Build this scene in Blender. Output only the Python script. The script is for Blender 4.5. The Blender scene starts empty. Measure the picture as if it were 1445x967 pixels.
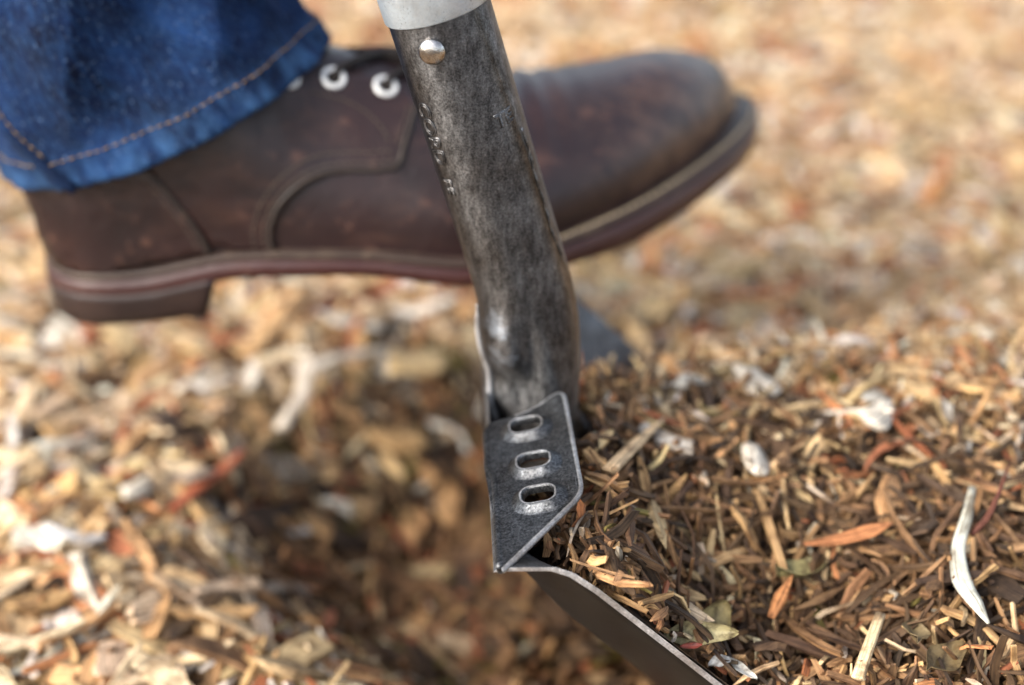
import bpy, bmesh, math, random
import numpy as np
from mathutils import Vector, Matrix
from mathutils.bvhtree import BVHTree

rng = np.random.default_rng(7)
random.seed(7)
scene = bpy.context.scene
COL = scene.collection
RAD = math.radians

# ------------------------------------------------------------------ camera, sky, sun, exposure
CAM_H = 0.39
PITCH = RAD(30)
cam_data = bpy.data.cameras.new('camera')
cam_data.lens = 50.0
cam_data.sensor_width = 36.0
cam_data.clip_start = 0.02
cam_data.clip_end = 500.0
cam_data.dof.use_dof = True
cam_data.dof.focus_distance = 0.448
cam_data.dof.aperture_fstop = 3.6
cam = bpy.data.objects.new('camera', cam_data)
cam.location = (0, 0, CAM_H)
cam.rotation_euler = (RAD(90) - PITCH, 0, 0)
COL.objects.link(cam)
scene.camera = cam

SUN_EL, SUN_AZ = RAD(35), RAD(-123)          # azimuth measured from +Y towards +X
world = bpy.data.worlds.new('World')
scene.world = world
world.use_nodes = True
wn = world.node_tree.nodes
wl = world.node_tree.links
wn.clear()
sky = wn.new('ShaderNodeTexSky')
sky.sky_type = 'NISHITA'
sky.sun_disc = False
sky.sun_elevation = SUN_EL
sky.sun_rotation = SUN_AZ
sky.air_density = 1.0
sky.dust_density = 3.0
hs = wn.new('ShaderNodeHueSaturation')
hs.inputs['Saturation'].default_value = 0.55
bg = wn.new('ShaderNodeBackground')
bg.inputs['Strength'].default_value = 0.15
wo = wn.new('ShaderNodeOutputWorld')
wl.new(sky.outputs['Color'], hs.inputs['Color'])
wl.new(hs.outputs['Color'], bg.inputs['Color'])
wl.new(bg.outputs['Background'], wo.inputs['Surface'])

sun_data = bpy.data.lights.new('sun', 'SUN')
sun_data.energy = 1.4
sun_data.angle = RAD(28)
sun_data.color = (1.0, 0.93, 0.84)
sun = bpy.data.objects.new('sun', sun_data)
sd = Vector((math.sin(SUN_AZ) * math.cos(SUN_EL), math.cos(SUN_AZ) * math.cos(SUN_EL), math.sin(SUN_EL)))
sun.rotation_euler = (-sd).to_track_quat('-Z', 'Y').to_euler()
sun.location = sd * 5
COL.objects.link(sun)

vs = scene.view_settings
vs.view_transform = 'Standard'
vs.look = 'None'
vs.gamma = 1.0
vs.exposure = 1.32
scene.render.engine = 'CYCLES'
scene.cycles.use_denoising = True
scene.cycles.max_bounces = 6

# ------------------------------------------------------------------ measuring helpers
FPX = 2007.0
CO = np.array([0, 0, CAM_H])
CR = np.array([1.0, 0, 0])
CF = np.array([0, math.cos(PITCH), -math.sin(PITCH)])
CU = np.array([0, math.sin(PITCH), math.cos(PITCH)])
def ray(u, v):
    d = CF + (u - 722.5) / FPX * CR - (v - 483.5) / FPX * CU
    return d
def on_y(u, v, y):
    d = ray(u, v)
    return CO + d * (y / d[1])
def proj(p):
    q = np.asarray(p) - CO
    d = q @ CF
    return 722.5 + FPX * (q @ CR) / d, 483.5 - FPX * (q @ CU) / d, d

def sstep(x, a, b):
    t = np.clip((np.asarray(x, float) - a) / (b - a), 0, 1)
    return t * t * (3 - 2 * t)

# ------------------------------------------------------------------ object helpers
def mk(name, verts, faces, mats, parent=None, smooth=True, mat_idx=None):
    me = bpy.data.meshes.new(name)
    me.from_pydata([tuple(map(float, v)) for v in verts], [], [tuple(int(i) for i in f) for f in faces])
    for m in (mats if isinstance(mats, (list, tuple)) else [mats]):
        me.materials.append(m)
    if mat_idx is not None:
        me.polygons.foreach_set('material_index', mat_idx)
    me.polygons.foreach_set('use_smooth', [smooth] * len(me.polygons))
    me.update()
    o = bpy.data.objects.new(name, me)
    COL.objects.link(o)
    if parent is not None:
        o.parent = parent
    return o

def fix_normals(o):
    bm = bmesh.new()
    bm.from_mesh(o.data)
    bmesh.ops.recalc_face_normals(bm, faces=bm.faces)
    bm.to_mesh(o.data)
    bm.free()
    return o

def tag(o, label=None, cat=None, group=None, kind=None):
    if label: o['label'] = label
    if cat: o['category'] = cat
    if group: o['group'] = group
    if kind: o['kind'] = kind
    return o

def empty(name, loc=(0, 0, 0), parent=None):
    o = bpy.data.objects.new(name, None)
    o.location = loc
    o.empty_display_size = 0.02
    COL.objects.link(o)
    if parent is not None:
        o.parent = parent
    return o

def catmull(P, n):
    P = np.asarray(P, float)
    Q = np.vstack([2 * P[0] - P[1], P, 2 * P[-1] - P[-2]])
    out = []
    for i in range(1, len(Q) - 2):
        for k in range(n):
            t = k / n
            a, b, c, d = Q[i - 1], Q[i], Q[i + 1], Q[i + 2]
            out.append(0.5 * ((2 * b) + (c - a) * t + (2 * a - 5 * b + 4 * c - d) * t * t + (3 * b - a - 3 * c + d) * t ** 3))
    out.append(P[-1])
    return np.array(out)

def tube(path, radii, seg=10, flat=1.0, up=(0, 0, 1)):
    P = np.asarray(path, float)
    n = len(P)
    R = np.full(n, radii) if np.isscalar(radii) else np.asarray(radii)
    V, Fc = [], []
    for i in range(n):
        t = P[min(i + 1, n - 1)] - P[max(i - 1, 0)]
        t /= np.linalg.norm(t) + 1e-12
        a = np.cross(t, up)
        if np.linalg.norm(a) < 1e-4: a = np.cross(t, (1, 0, 0))
        a /= np.linalg.norm(a)
        b = np.cross(a, t)
        for k in range(seg):
            w = 2 * math.pi * k / seg
            V.append(P[i] + R[i] * (math.cos(w) * a + flat * math.sin(w) * b))
    for i in range(n - 1):
        for k in range(seg):
            k2 = (k + 1) % seg
            Fc.append((i * seg + k, i * seg + k2, (i + 1) * seg + k2, (i + 1) * seg + k))
    Fc.append(tuple(range(seg))[::-1])
    Fc.append(tuple((n - 1) * seg + k for k in range(seg)))
    return V, Fc

class Acc:
    """collects shapes into one mesh"""
    def __init__(self): self.V, self.F = [], []
    def add(self, VF):
        o = len(self.V)
        self.V += list(VF[0])
        self.F += [tuple(i + o for i in f) for f in VF[1]]
    def build(self, name, mat, parent=None, smooth=True):
        return mk(name, self.V, self.F, mat, parent, smooth)

# ------------------------------------------------------------------ materials
def new_mat(name):
    m = bpy.data.materials.new(name)
    m.use_nodes = True
    nt = m.node_tree
    b = nt.nodes['Principled BSDF']
    return m, nt, b

def N(nt, kind, **kw):
    n = nt.nodes.new(kind)
    for k, v in kw.items():
        if k in n.inputs: n.inputs[k].default_value = v
        else: setattr(n, k, v)
    return n

def noise(nt, vec, scale, detail=4, rough=0.55):
    n = N(nt, 'ShaderNodeTexNoise', Scale=scale, Detail=detail, Roughness=rough)
    nt.links.new(vec, n.inputs['Vector'])
    return n.outputs['Fac']

def ramp(nt, fac, stops):
    r = nt.nodes.new('ShaderNodeValToRGB')
    while len(r.color_ramp.elements) < len(stops): r.color_ramp.elements.new(0.5)
    for e, (p, c) in zip(r.color_ramp.elements, stops):
        e.position = p
        e.color = (*c, 1) if len(c) == 3 else c
    nt.links.new(fac, r.inputs['Fac'])
    return r.outputs['Color']

def mixc(nt, fac, a, b, mode='MIX'):
    m = nt.nodes.new('ShaderNodeMix')
    m.data_type = 'RGBA'
    m.blend_type = mode
    for s, v in ((m.inputs[0], fac), (m.inputs[6], a), (m.inputs[7], b)):
        if isinstance(v, (int, float)): s.default_value = v
        elif isinstance(v, tuple): s.default_value = (*v, 1)
        else: nt.links.new(v, s)
    return m.outputs[2]

def bump(nt, b, h, strength, dist):
    n = N(nt, 'ShaderNodeBump', Strength=strength, Distance=dist)
    nt.links.new(h, n.inputs['Height'])
    nt.links.new(n.outputs['Normal'], b.inputs['Normal'])

def math_n(nt, op, a, b=None):
    m = nt.nodes.new('ShaderNodeMath')
    m.operation = op
    for s, v in ((m.inputs[0], a), (m.inputs[1], b)):
        if v is None: continue
        if isinstance(v, (int, float)): s.default_value = v
        else: nt.links.new(v, s)
    return m.outputs[0]

def mapped(nt, vec, scale):
    m = nt.nodes.new('ShaderNodeMapping')
    m.inputs['Scale'].default_value = scale
    nt.links.new(vec, m.inputs['Vector'])
    return m.outputs['Vector']

def steel(name, dark, light, rmin, rmax, spec_scale=1.0, metallic=0.85, aniso=0.0, sky_sheen=(), grain=0.62):
    m, nt, b = new_mat(name)
    co = nt.nodes.new('ShaderNodeTexCoord').outputs['Object']
    n1 = noise(nt, co, 45, 5, 0.6)
    n2 = noise(nt, co, 1300, 3, 0.7)
    n3 = noise(nt, mapped(nt, co, (1, 1, 0.35)), 420, 4, 0.65)
    s = math_n(nt, 'ADD', math_n(nt, 'MULTIPLY', n2, grain), math_n(nt, 'MULTIPLY', n3, 1 - grain))
    mot = ramp(nt, s, [(0.40, dark), (0.56, tuple((a + c) / 2 for a, c in zip(dark, light))), (0.66, light)])
    patch = ramp(nt, n1, [(0.35, (0.55, 0.5, 0.46)), (0.6, (1.0, 1.0, 1.0))])
    c = mixc(nt, 1.0, mot, patch, 'MULTIPLY')
    # fine scratches
    sc = noise(nt, mapped(nt, co, (1400, 90, 90)), 1.0, 2, 0.5)
    scr = ramp(nt, sc, [(0.70, (0, 0, 0)), (0.76, (1, 1, 1))])
    c = mixc(nt, math_n(nt, 'MULTIPLY', scr, 0.35), c, tuple(min(1, x * 1.5) for x in light))
    for (px, py, pz, rad) in sky_sheen:              # bluish sky reflection on the neck, painted into the base colour
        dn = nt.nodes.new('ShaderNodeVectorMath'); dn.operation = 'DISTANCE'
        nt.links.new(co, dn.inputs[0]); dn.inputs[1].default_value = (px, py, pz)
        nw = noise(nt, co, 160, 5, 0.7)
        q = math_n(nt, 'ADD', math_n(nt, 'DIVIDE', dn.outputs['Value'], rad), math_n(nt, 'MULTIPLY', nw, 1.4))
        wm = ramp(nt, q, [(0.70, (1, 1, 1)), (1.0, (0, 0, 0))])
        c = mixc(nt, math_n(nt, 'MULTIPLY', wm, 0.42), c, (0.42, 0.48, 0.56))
    nt.links.new(c, b.inputs['Base Color'])
    b.inputs['Metallic'].default_value = metallic
    r = nt.nodes.new('ShaderNodeMapRange')
    r.inputs['To Min'].default_value = rmin
    r.inputs['To Max'].default_value = rmax
    nt.links.new(s, r.inputs['Value'])
    nt.links.new(r.outputs[0], b.inputs['Roughness'])
    bump(nt, b, s, 0.35, 0.0006)
    if aniso:                                   # drawn tube: the grain runs along the axis
        tg = nt.nodes.new('ShaderNodeTangent')
        tg.direction_type = 'RADIAL'
        tg.axis = 'Z'
        nt.links.new(tg.outputs[0], b.inputs['Tangent'])
        b.inputs['Anisotropic'].default_value = aniso
        b.inputs['Anisotropic Rotation'].default_value = 0.25
    return m

M = {}
M['steel'] = steel('dark_forged_steel', (0.060, 0.060, 0.062), (0.29, 0.293, 0.302), 0.27, 0.44, grain=0.50, metallic=0.95, aniso=0.85, sky_sheen=((0.000, -0.014, 0.033, 0.022), (0.004, -0.014, 0.021, 0.020), (0.003, -0.013, 0.004, 0.012)))
M['blade_front'] = steel('blade_steel_skylit', (0.075, 0.08, 0.086), (0.30, 0.31, 0.33), 0.30, 0.5, metallic=0.8)  # hollow face: lighter copy of the one steel, sky light put into its colour
M['blade_steel'] = steel('blade_steel_shaded', (0.006, 0.0055, 0.0055), (0.016, 0.015, 0.0145), 0.40, 0.55, metallic=0.1)  # back face: darker copy, shade and dark ground reflection put into its colour
M['blade_steel'].node_tree.nodes['Principled BSDF'].inputs['Specular IOR Level'].default_value = 0.3
M['step_steel'] = steel('step_steel', (0.065, 0.070, 0.076), (0.42, 0.44, 0.465), 0.26, 0.48, metallic=0.85)
M['edge_steel'] = steel('bare_edge_steel', (0.36, 0.37, 0.385), (0.86, 0.87, 0.89), 0.30, 0.5, metallic=0.5)
M['zinc'] = steel('bright_collar', (0.62, 0.74, 0.84), (0.76, 0.86, 0.94), 0.22, 0.36, metallic=0.5)
M['rivet'] = steel('polished_rivet', (0.55, 0.54, 0.52), (0.85, 0.84, 0.82), 0.12, 0.25, metallic=1.0)

m, nt, b = new_mat('ash_handle')
co = nt.nodes.new('ShaderNodeTexCoord').outputs['Object']
g = noise(nt, mapped(nt, co, (1, 1, 0.06)), 220, 4)
nt.links.new(ramp(nt, g, [(0.35, (0.42, 0.27, 0.13)), (0.65, (0.6, 0.42, 0.24))]), b.inputs['Base Color'])
b.inputs['Roughness'].default_value = 0.5
M['ash'] = m

def leather(name, c0, c1, c2, rough0, rough1, blotch=0.6, toe=False):
    m, nt, b = new_mat(name)
    co = nt.nodes.new('ShaderNodeTexCoord').outputs['Object']
    n1 = noise(nt, co, 22, 5, 0.6)
    n2 = noise(nt, co, 90, 5, 0.65)
    n3 = noise(nt, co, 1500, 2, 0.5)
    n4 = noise(nt, mapped(nt, co, (1, 1, 2.5)), 38, 6, 0.7)
    c = ramp(nt, n1, [(0.3, c0), (0.7, c1)])
    sc = ramp(nt, n4, [(0.50, (0, 0, 0)), (0.70, (1, 1, 1))])
    c = mixc(nt, math_n(nt, 'MULTIPLY', sc, blotch), c, c2)
    sp = ramp(nt, n2, [(0.60, (0, 0, 0)), (0.68, (1, 1, 1))])
    c = mixc(nt, math_n(nt, 'MULTIPLY', sp, 0.5), c, tuple(x * 1.5 for x in c2))
    if toe:                                     # scuffs rubbed into the toe cap
        sx = nt.nodes.new('ShaderNodeSeparateXYZ')
        nt.links.new(co, sx.inputs[0])
        n5 = noise(nt, mapped(nt, co, (1, 1.6, 1)), 55, 7, 0.75)
        tm = nt.nodes.new('ShaderNodeMapRange')
        tm.interpolation_type = 'SMOOTHSTEP'
        tm.inputs['From Min'].default_value = 0.15
        tm.inputs['From Max'].default_value = 0.23
        nt.links.new(sx.outputs['X'], tm.inputs['Value'])
        sf = ramp(nt, n5, [(0.44, (0, 0, 0)), (0.62, (1, 1, 1))])
        c = mixc(nt, math_n(nt, 'MULTIPLY', math_n(nt, 'MULTIPLY', sf, tm.outputs[0]), 0.7), c, (0.15, 0.085, 0.055))
    nt.links.new(c, b.inputs['Base Color'])
    r = nt.nodes.new('ShaderNodeMapRange')
    r.inputs['To Min'].default_value = rough0
    r.inputs['To Max'].default_value = rough1
    nt.links.new(n2, r.inputs['Value'])
    nt.links.new(r.outputs[0], b.inputs['Roughness'])
    h = math_n(nt, 'ADD', math_n(nt, 'MULTIPLY', n3, 0.3), math_n(nt, 'MULTIPLY', n2, 0.7))
    bump(nt, b, h, 0.5, 0.002)
    b.inputs['Specular IOR Level'].default_value = 0.4
    b.inputs['Coat Weight'].default_value = 0.22
    b.inputs['Coat Roughness'].default_value = 0.28
    return m
M['leather'] = leather('oiled_brown_leather', (0.0085, 0.0042, 0.0050), (0.026, 0.0098, 0.0095), (0.075, 0.035, 0.024), 0.26, 0.48, 0.38, True)
M['leather_edge'] = leather('cut_leather_edge', (0.014, 0.009, 0.007), (0.028, 0.018, 0.013), (0.07, 0.045, 0.03), 0.6, 0.8)
M['sole'] = leather('oxblood_sole_edge', (0.030, 0.0085, 0.008), (0.052, 0.015, 0.0135), (0.075, 0.035, 0.024), 0.28, 0.5)
M['heel'] = leather('stacked_heel', (0.014, 0.008, 0.008), (0.026, 0.013, 0.012), (0.045, 0.025, 0.019), 0.4, 0.6)
M['welt'] = leather('welt_leather', (0.026, 0.014, 0.010), (0.045, 0.026, 0.018), (0.10, 0.07, 0.045), 0.5, 0.7)

def plain(name, c, rough=0.6, metallic=0.0, var=0.25, sc=400):
    m, nt, b = new_mat(name)
    co = nt.nodes.new('ShaderNodeTexCoord').outputs['Object']
    n1 = noise(nt, co, sc, 4, 0.6)
    nt.links.new(ramp(nt, n1, [(0.3, tuple(x * (1 - var) for x in c)), (0.7, tuple(min(1, x * (1 + var)) for x in c))]), b.inputs['Base Color'])
    b.inputs['Roughness'].default_value = rough
    b.inputs['Metallic'].default_value = metallic
    bump(nt, b, n1, 0.3, 0.0004)
    return m
M['lace'] = plain('waxed_dark_lace', (0.010, 0.006, 0.005), 0.85)
M['thread'] = plain('dark_thread', (0.10, 0.075, 0.055), 0.8)
M['welt_thread'] = plain('welt_thread', (0.36, 0.29, 0.19), 0.8)
M['eyelet'] = plain('white_eyelet', (0.80, 0.80, 0.78), 0.3, 0.25, 0.05)
M['jean_thread'] = plain('tan_thread', (0.21, 0.135, 0.06), 0.8)
M['dark'] = plain('hollow', (0.01, 0.007, 0.006), 0.9)

m, nt, b = new_mat('denim')
uv = nt.nodes.new('ShaderNodeUVMap')
uv.uv_map = 'weave'
uvo = uv.outputs['UV']
co = nt.nodes.new('ShaderNodeTexCoord').outputs['Object']
w = N(nt, 'ShaderNodeTexWave', Scale=1.0, Distortion=1.2, Detail=2.0)
w.wave_type = 'BANDS'
w.bands_direction = 'DIAGONAL'
nt.links.new(mapped(nt, uvo, (160, 160, 1)), w.inputs['Vector'])
slub = noise(nt, mapped(nt, uvo, (620, 130, 1)), 1.0, 3, 0.7)
speck = noise(nt, mapped(nt, uvo, (800, 500, 1)), 1.0, 2, 0.6)
fade = noise(nt, co, 26, 5, 0.65)
hem = N(nt, 'ShaderNodeSeparateXYZ')
nt.links.new(uvo, hem.inputs[0])
hemf = nt.nodes.new('ShaderNodeMapRange')
hemf.inputs['From Min'].default_value = 0.004
hemf.inputs['From Max'].default_value = 0.018
hemf.inputs['To Min'].default_value = 1.0
hemf.inputs['To Max'].default_value = 0.0
nt.links.new(hem.outputs['Y'], hemf.inputs['Value'])
rope = noise(nt, mapped(nt, uvo, (150, 60, 1)), 1.0, 3, 0.6)
c = ramp(nt, fade, [(0.38, (0.0006, 0.0030, 0.0155)), (0.52, (0.0015, 0.0090, 0.040)), (0.68, (0.006, 0.029, 0.105))])
c = mixc(nt, math_n(nt, 'MULTIPLY', ramp(nt, slub, [(0.42, (0, 0, 0)), (0.75, (1, 1, 1))]), 0.5), c, (0.020, 0.068, 0.18))
c = mixc(nt, math_n(nt, 'MULTIPLY', ramp(nt, speck, [(0.62, (0, 0, 0)), (0.78, (1, 1, 1))]), 0.75), c, (0.16, 0.26, 0.44))
rp = math_n(nt, 'MULTIPLY', math_n(nt, 'MULTIPLY', ramp(nt, rope, [(0.38, (0, 0, 0)), (0.7, (1, 1, 1))]), hemf.outputs[0]), 0.5)
c = mixc(nt, rp, c, (0.05, 0.135, 0.29))
nt.links.new(c, b.inputs['Base Color'])
b.inputs['Roughness'].default_value = 0.9
b.inputs['Specular IOR Level'].default_value = 0.2
bump(nt, b, math_n(nt, 'ADD', math_n(nt, 'MULTIPLY', w.outputs['Fac'], 0.5), math_n(nt, 'MULTIPLY', slub, 0.5)), 0.5, 0.0008)
M['denim'] = m

# wood chips: each chip has its own colour (attribute Col) and grain coordinates (attribute gr)
m, nt, b = new_mat('wood_chip')
ca = nt.nodes.new('ShaderNodeAttribute'); ca.attribute_name = 'Col'
ga = nt.nodes.new('ShaderNodeAttribute'); ga.attribute_name = 'gr'
g1 = noise(nt, mapped(nt, ga.outputs['Vector'], (45, 1500, 1)), 1.0, 4, 0.6)
g2 = noise(nt, mapped(nt, ga.outputs['Vector'], (120, 160, 1)), 1.0, 4, 0.6)
gr = ramp(nt, g1, [(0.34, (0.36, 0.31, 0.27)), (0.5, (0.92, 0.92, 0.92)), (0.66, (1.35, 1.32, 1.25))])
bl = ramp(nt, g2, [(0.34, (0.42, 0.36, 0.31)), (0.56, (1.08, 1.08, 1.08))])
c = mixc(nt, 1.0, ca.outputs['Color'], gr, 'MULTIPLY')
c = mixc(nt, 1.0, c, bl, 'MULTIPLY')
nt.links.new(c, b.inputs['Base Color'])
b.inputs['Roughness'].default_value = 0.72
b.inputs['Specular IOR Level'].default_value = 0.35
bump(nt, b, g1, 0.6, 0.0006)
M['chip'] = m

m, nt, b = new_mat('mulch_soil')
co = nt.nodes.new('ShaderNodeTexCoord').outputs['Object']
v1 = N(nt, 'ShaderNodeTexVoronoi', Scale=55.0)
nt.links.new(mapped(nt, co, (1, 0.6, 1)), v1.inputs['Vector'])
bw = nt.nodes.new('ShaderNodeSeparateColor')
nt.links.new(v1.outputs['Color'], bw.inputs[0])
n1 = noise(nt, co, 30, 6, 0.7)
cc = ramp(nt, bw.outputs[0], [(0.0, (0.018, 0.011, 0.007)), (0.5, (0.06, 0.036, 0.019)), (1.0, (0.16, 0.10, 0.055))])
cc = mixc(nt, 1.0, cc, ramp(nt, n1, [(0.3, (0.35, 0.33, 0.3)), (0.7, (1, 1, 1))]), 'MULTIPLY')
geo = nt.nodes.new('ShaderNodeSeparateXYZ')
nt.links.new(co, geo.inputs[0])
nt.links.new(cc, b.inputs['Base Color'])
b.inputs['Roughness'].default_value = 0.9
bump(nt, b, v1.outputs['Distance'], 0.8, 0.01)
M['soil'] = m

# ------------------------------------------------------------------ the shovel's frame (needed by ground too)
OX, OY, OZ = -0.0089, 0.443, 0.116
YAW = RAD(2.6)
cy_, sy_ = math.cos(YAW), math.sin(YAW)
def to_local(p):
    p = np.asarray(p, float)
    d = p - np.array([OX, OY, OZ])
    return np.stack([d[..., 0] * cy_ + d[..., 1] * sy_, -d[..., 0] * sy_ + d[..., 1] * cy_, d[..., 2]], -1)
def to_world(l):
    l = np.asarray(l, float)
    return np.stack([l[..., 0] * cy_ - l[..., 1] * sy_ + OX, l[..., 0] * sy_ + l[..., 1] * cy_ + OY, l[..., 2] + OZ], -1)
BW = 0.105
LX, LZ = 0.700, -0.714
nl = math.hypot(LX, LZ); LX /= nl; LZ /= nl
NX, NZ = -LZ, LX
def edge_dish(s):
    s = np.asarray(s, float)
    return np.interp(s, [0, 0.004, 0.0125, 0.018, 0.028, 0.06, 0.12, 0.3], [0, 0.0042, 0.0124, 0.0146, 0.0156, 0.0160, 0.0165, 0.017])
def blade_w(s):
    s = np.asarray(s, float)
    return np.where(s < 0.15, BW, BW * np.sqrt(np.clip(1 - ((s - 0.15) / 0.16) ** 2, 0.004, 1)))
def dish(s, y):
    q = np.clip(np.abs(y) / BW, 0, 1.2) ** 3.2
    sink = np.interp(s, [0, 0.005, 0.012, 0.03, 0.05, 0.3], [0, 0.005, 0.0125, 0.022, 0.026, 0.027])
    return edge_dish(s) * q - sink * (1 - q)
def blade_pt(s, y, off=0.0):
    d = dish(s, y) + off
    return np.stack([s * LX + d * NX, y, s * LZ + d * NZ], -1)
def blade_front(pw):
    """signed distance in front of the blade (positive = concave side), and a mask of being over the blade"""
    l = to_local(pw)
    s = l[..., 0] * LX + l[..., 2] * LZ
    n = l[..., 0] * NX + l[..., 2] * NZ
    return n - dish(np.clip(s, 0, 0.3), l[..., 1]), s, l[..., 1]

# ------------------------------------------------------------------ terrain
def vnoise(x, y, sc, seed):
    r = np.random.default_rng(seed)
    out = np.zeros(np.shape(x))
    for k in range(5):
        a = r.uniform(0, 6.28); f = sc * r.uniform(0.7, 1.6); p = r.uniform(0, 6.28)
        out = out + np.sin(f * (x * math.cos(a) + y * math.sin(a)) + p)
    return out / 5
def base_h(x, y):
    x = np.asarray(x, float); y = np.asarray(y, float)
    r = np.sqrt(((x - 0.025) / 0.19) ** 2 + ((y - 0.54) / 0.165) ** 2)
    hole = -0.072 * (1 - sstep(r, 0.35, 1.05))
    und = 0.007 * vnoise(x, y, 22, 3) + 0.004 * vnoise(x, y, 60, 4)
    fade = 1 - sstep(np.hypot(x, y - 0.6), 1.5, 4)
    # material thrown up on the shovel's far side: the heap's outer slope runs out on the base ground
    return hole + und * fade
def heap_top(x, y):
    x = np.asarray(x, float); y = np.asarray(y, float)
    zc = np.interp(y, [0.10, 0.25, 0.33, 0.40, 0.47, 0.53, 0.60, 0.70, 0.85], [0.030, 0.046, 0.062, 0.078, 0.085, 0.076, 0.046, 0.008, -0.03])
    bx = np.interp(x, [0.0, 0.03, 0.10, 0.25, 0.45, 0.7, 1.0], [0.006, 0.006, 0.0, 0.0, -0.005, -0.03, -0.09])
    edge = np.interp(x, [-0.05, 0.012, 0.022, 0.030, 0.068, 0.090, 0.12], [0.108, 0.108, 0.106, 0.101, 0.0620, 0.054, 0.058])
    k = (1 - sstep(y, 0.36, 0.44)) * (1 - sstep(x, 0.10, 0.16))
    zc = zc * (1 - k) + edge * k
    lip = 0.018 * np.exp(-((x - 0.005) / 0.035) ** 2) * np.exp(-((y - 0.42) / 0.06) ** 2)
    far = -0.024 * np.exp(-((x - 0.03) / 0.06) ** 2) * np.exp(-((y - 0.54) / 0.045) ** 2)
    z = zc + bx + lip + far + 0.006 * vnoise(x, y, 45, 8) + 0.003 * vnoise(x, y, 120, 9)
    return np.where(x < 0.05, np.minimum(z, 0.1065), z)
_hy = np.linspace(-0.3, 1.2, 1501)
_hx = np.linspace(-0.02, 0.16, 361)
_gx, _gy = np.meshgrid(_hx, _hy, indexing='ij')
_d, _s, _l = blade_front(np.stack([_gx, _gy, heap_top(_gx, _gy)], -1))
_ok = _d > 0.0015
_hl = np.where(_ok.any(0), _hx[np.argmax(_ok, 0)], 0.10)
_far = np.where(_hy > OY, sstep(np.abs(_hy - OY), BW - 0.004, BW + 0.05) * 0.05, 0)
_hl = np.where(_hy < OY - BW + 0.0005, 0.17, _hl + _far)
def heap_left(y):
    """left rim of the heap: lies against the blade's hollow face, runs out beyond the blade's far side"""
    return np.interp(y, _hy, _hl)

def graded(lo, hi, fine_lo, fine_hi, step):
    mid = np.arange(fine_lo, fine_hi, step)
    def tail(a, b):
        L = [a]; st = step
        while abs(L[-1] - a) < abs(b - a):
            st *= 1.5
            L.append(L[-1] + math.copysign(st, b - a))
        L[-1] = b
        return L
    return np.array(tail(fine_lo, lo)[::-1][:-1] + list(mid) + tail(mid[-1], hi)[1:])
gx = graded(-150, 150, -1.0, 1.0, 0.016)
gy = graded(-150, 250, 0.0, 1.9, 0.016)
X, Y = np.meshgrid(gx, gy, indexing='ij')
Z = base_h(X, Y) - 0.012
nx_, ny_ = X.shape
idx = np.arange(nx_ * ny_).reshape(nx_, ny_)
F4 = np.stack([idx[:-1, :-1], idx[1:, :-1], idx[1:, 1:], idx[:-1, 1:]], -1).reshape(-1, 4)
ground = mk('ground', np.stack([X, Y, Z], -1).reshape(-1, 3), F4, M['soil'])
tag(ground, 'brown earth under the wood mulch', None, None, 'structure')

ty = np.linspace(OY - BW + 0.003, 0.80, 60)
tt = np.concatenate([np.linspace(0, 0.5, 46), np.linspace(0.52, 1.1, 12)])
hl = heap_left(ty)
V = []
for j, y in enumerate(ty):
    z0 = float(heap_top(hl[j], y))
    lean = float(sstep(abs(y - OY), BW, BW + 0.03)) if y > OY else 0.0
    for k in (4, 3, 2, 1, 0.5, 0.2):          # outer slope beyond the blade's far side
        V.append((hl[j] - lean * 0.02 * k, y, z0 - 0.008 - lean * 0.045 * k - 0.0001 * k))
    for t in tt:
        x = hl[j] + t
        V.append((x, y, float(heap_top(x, y)) - 0.008))
nc = len(tt) + 6
Vw = np.array(V, float)
bd, bs, bl = blade_front(Vw)
inn = (np.abs(bl) < BW + 0.004) & (bs > -0.01) & (bs < 0.31) & (bd < 0.0012)
push = np.where(inn, 0.0012 - bd, 0.0)
Vw[:, 0] += push * NX; Vw[:, 2] += push * NZ
V = [tuple(p) for p in Vw]
F4 = [(j * nc + k, j * nc + k + 1, (j + 1) * nc + k + 1, (j + 1) * nc + k) for j in range(len(ty) - 1) for k in range(nc - 1)]
heap = mk('dug_mound', V, F4, M['soil'])
fix_normals(heap)
tag(heap, 'low bank of dug mulch filling the hollow of the shovel blade', None, None, 'structure')

def surface_h(x, y):
    """height of whatever lies on top at x, y; and True where it is the heap"""
    x = np.asarray(x, float); y = np.asarray(y, float)
    b0 = base_h(x, y)
    h0 = heap_top(x, y)
    on = (x > heap_left(y)) & (h0 > b0) & (y < 0.82) & (x < 1.1)
    return np.where(on, h0, b0), on

def ground_hit(u, v):
    d = ray(u, v)
    t = np.linspace(0.3, 2.5, 1500)
    P = CO + t[:, None] * d
    h, on = surface_h(P[:, 0], P[:, 1])
    k = np.argmax(P[:, 2] < h)
    return P[k]

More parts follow.
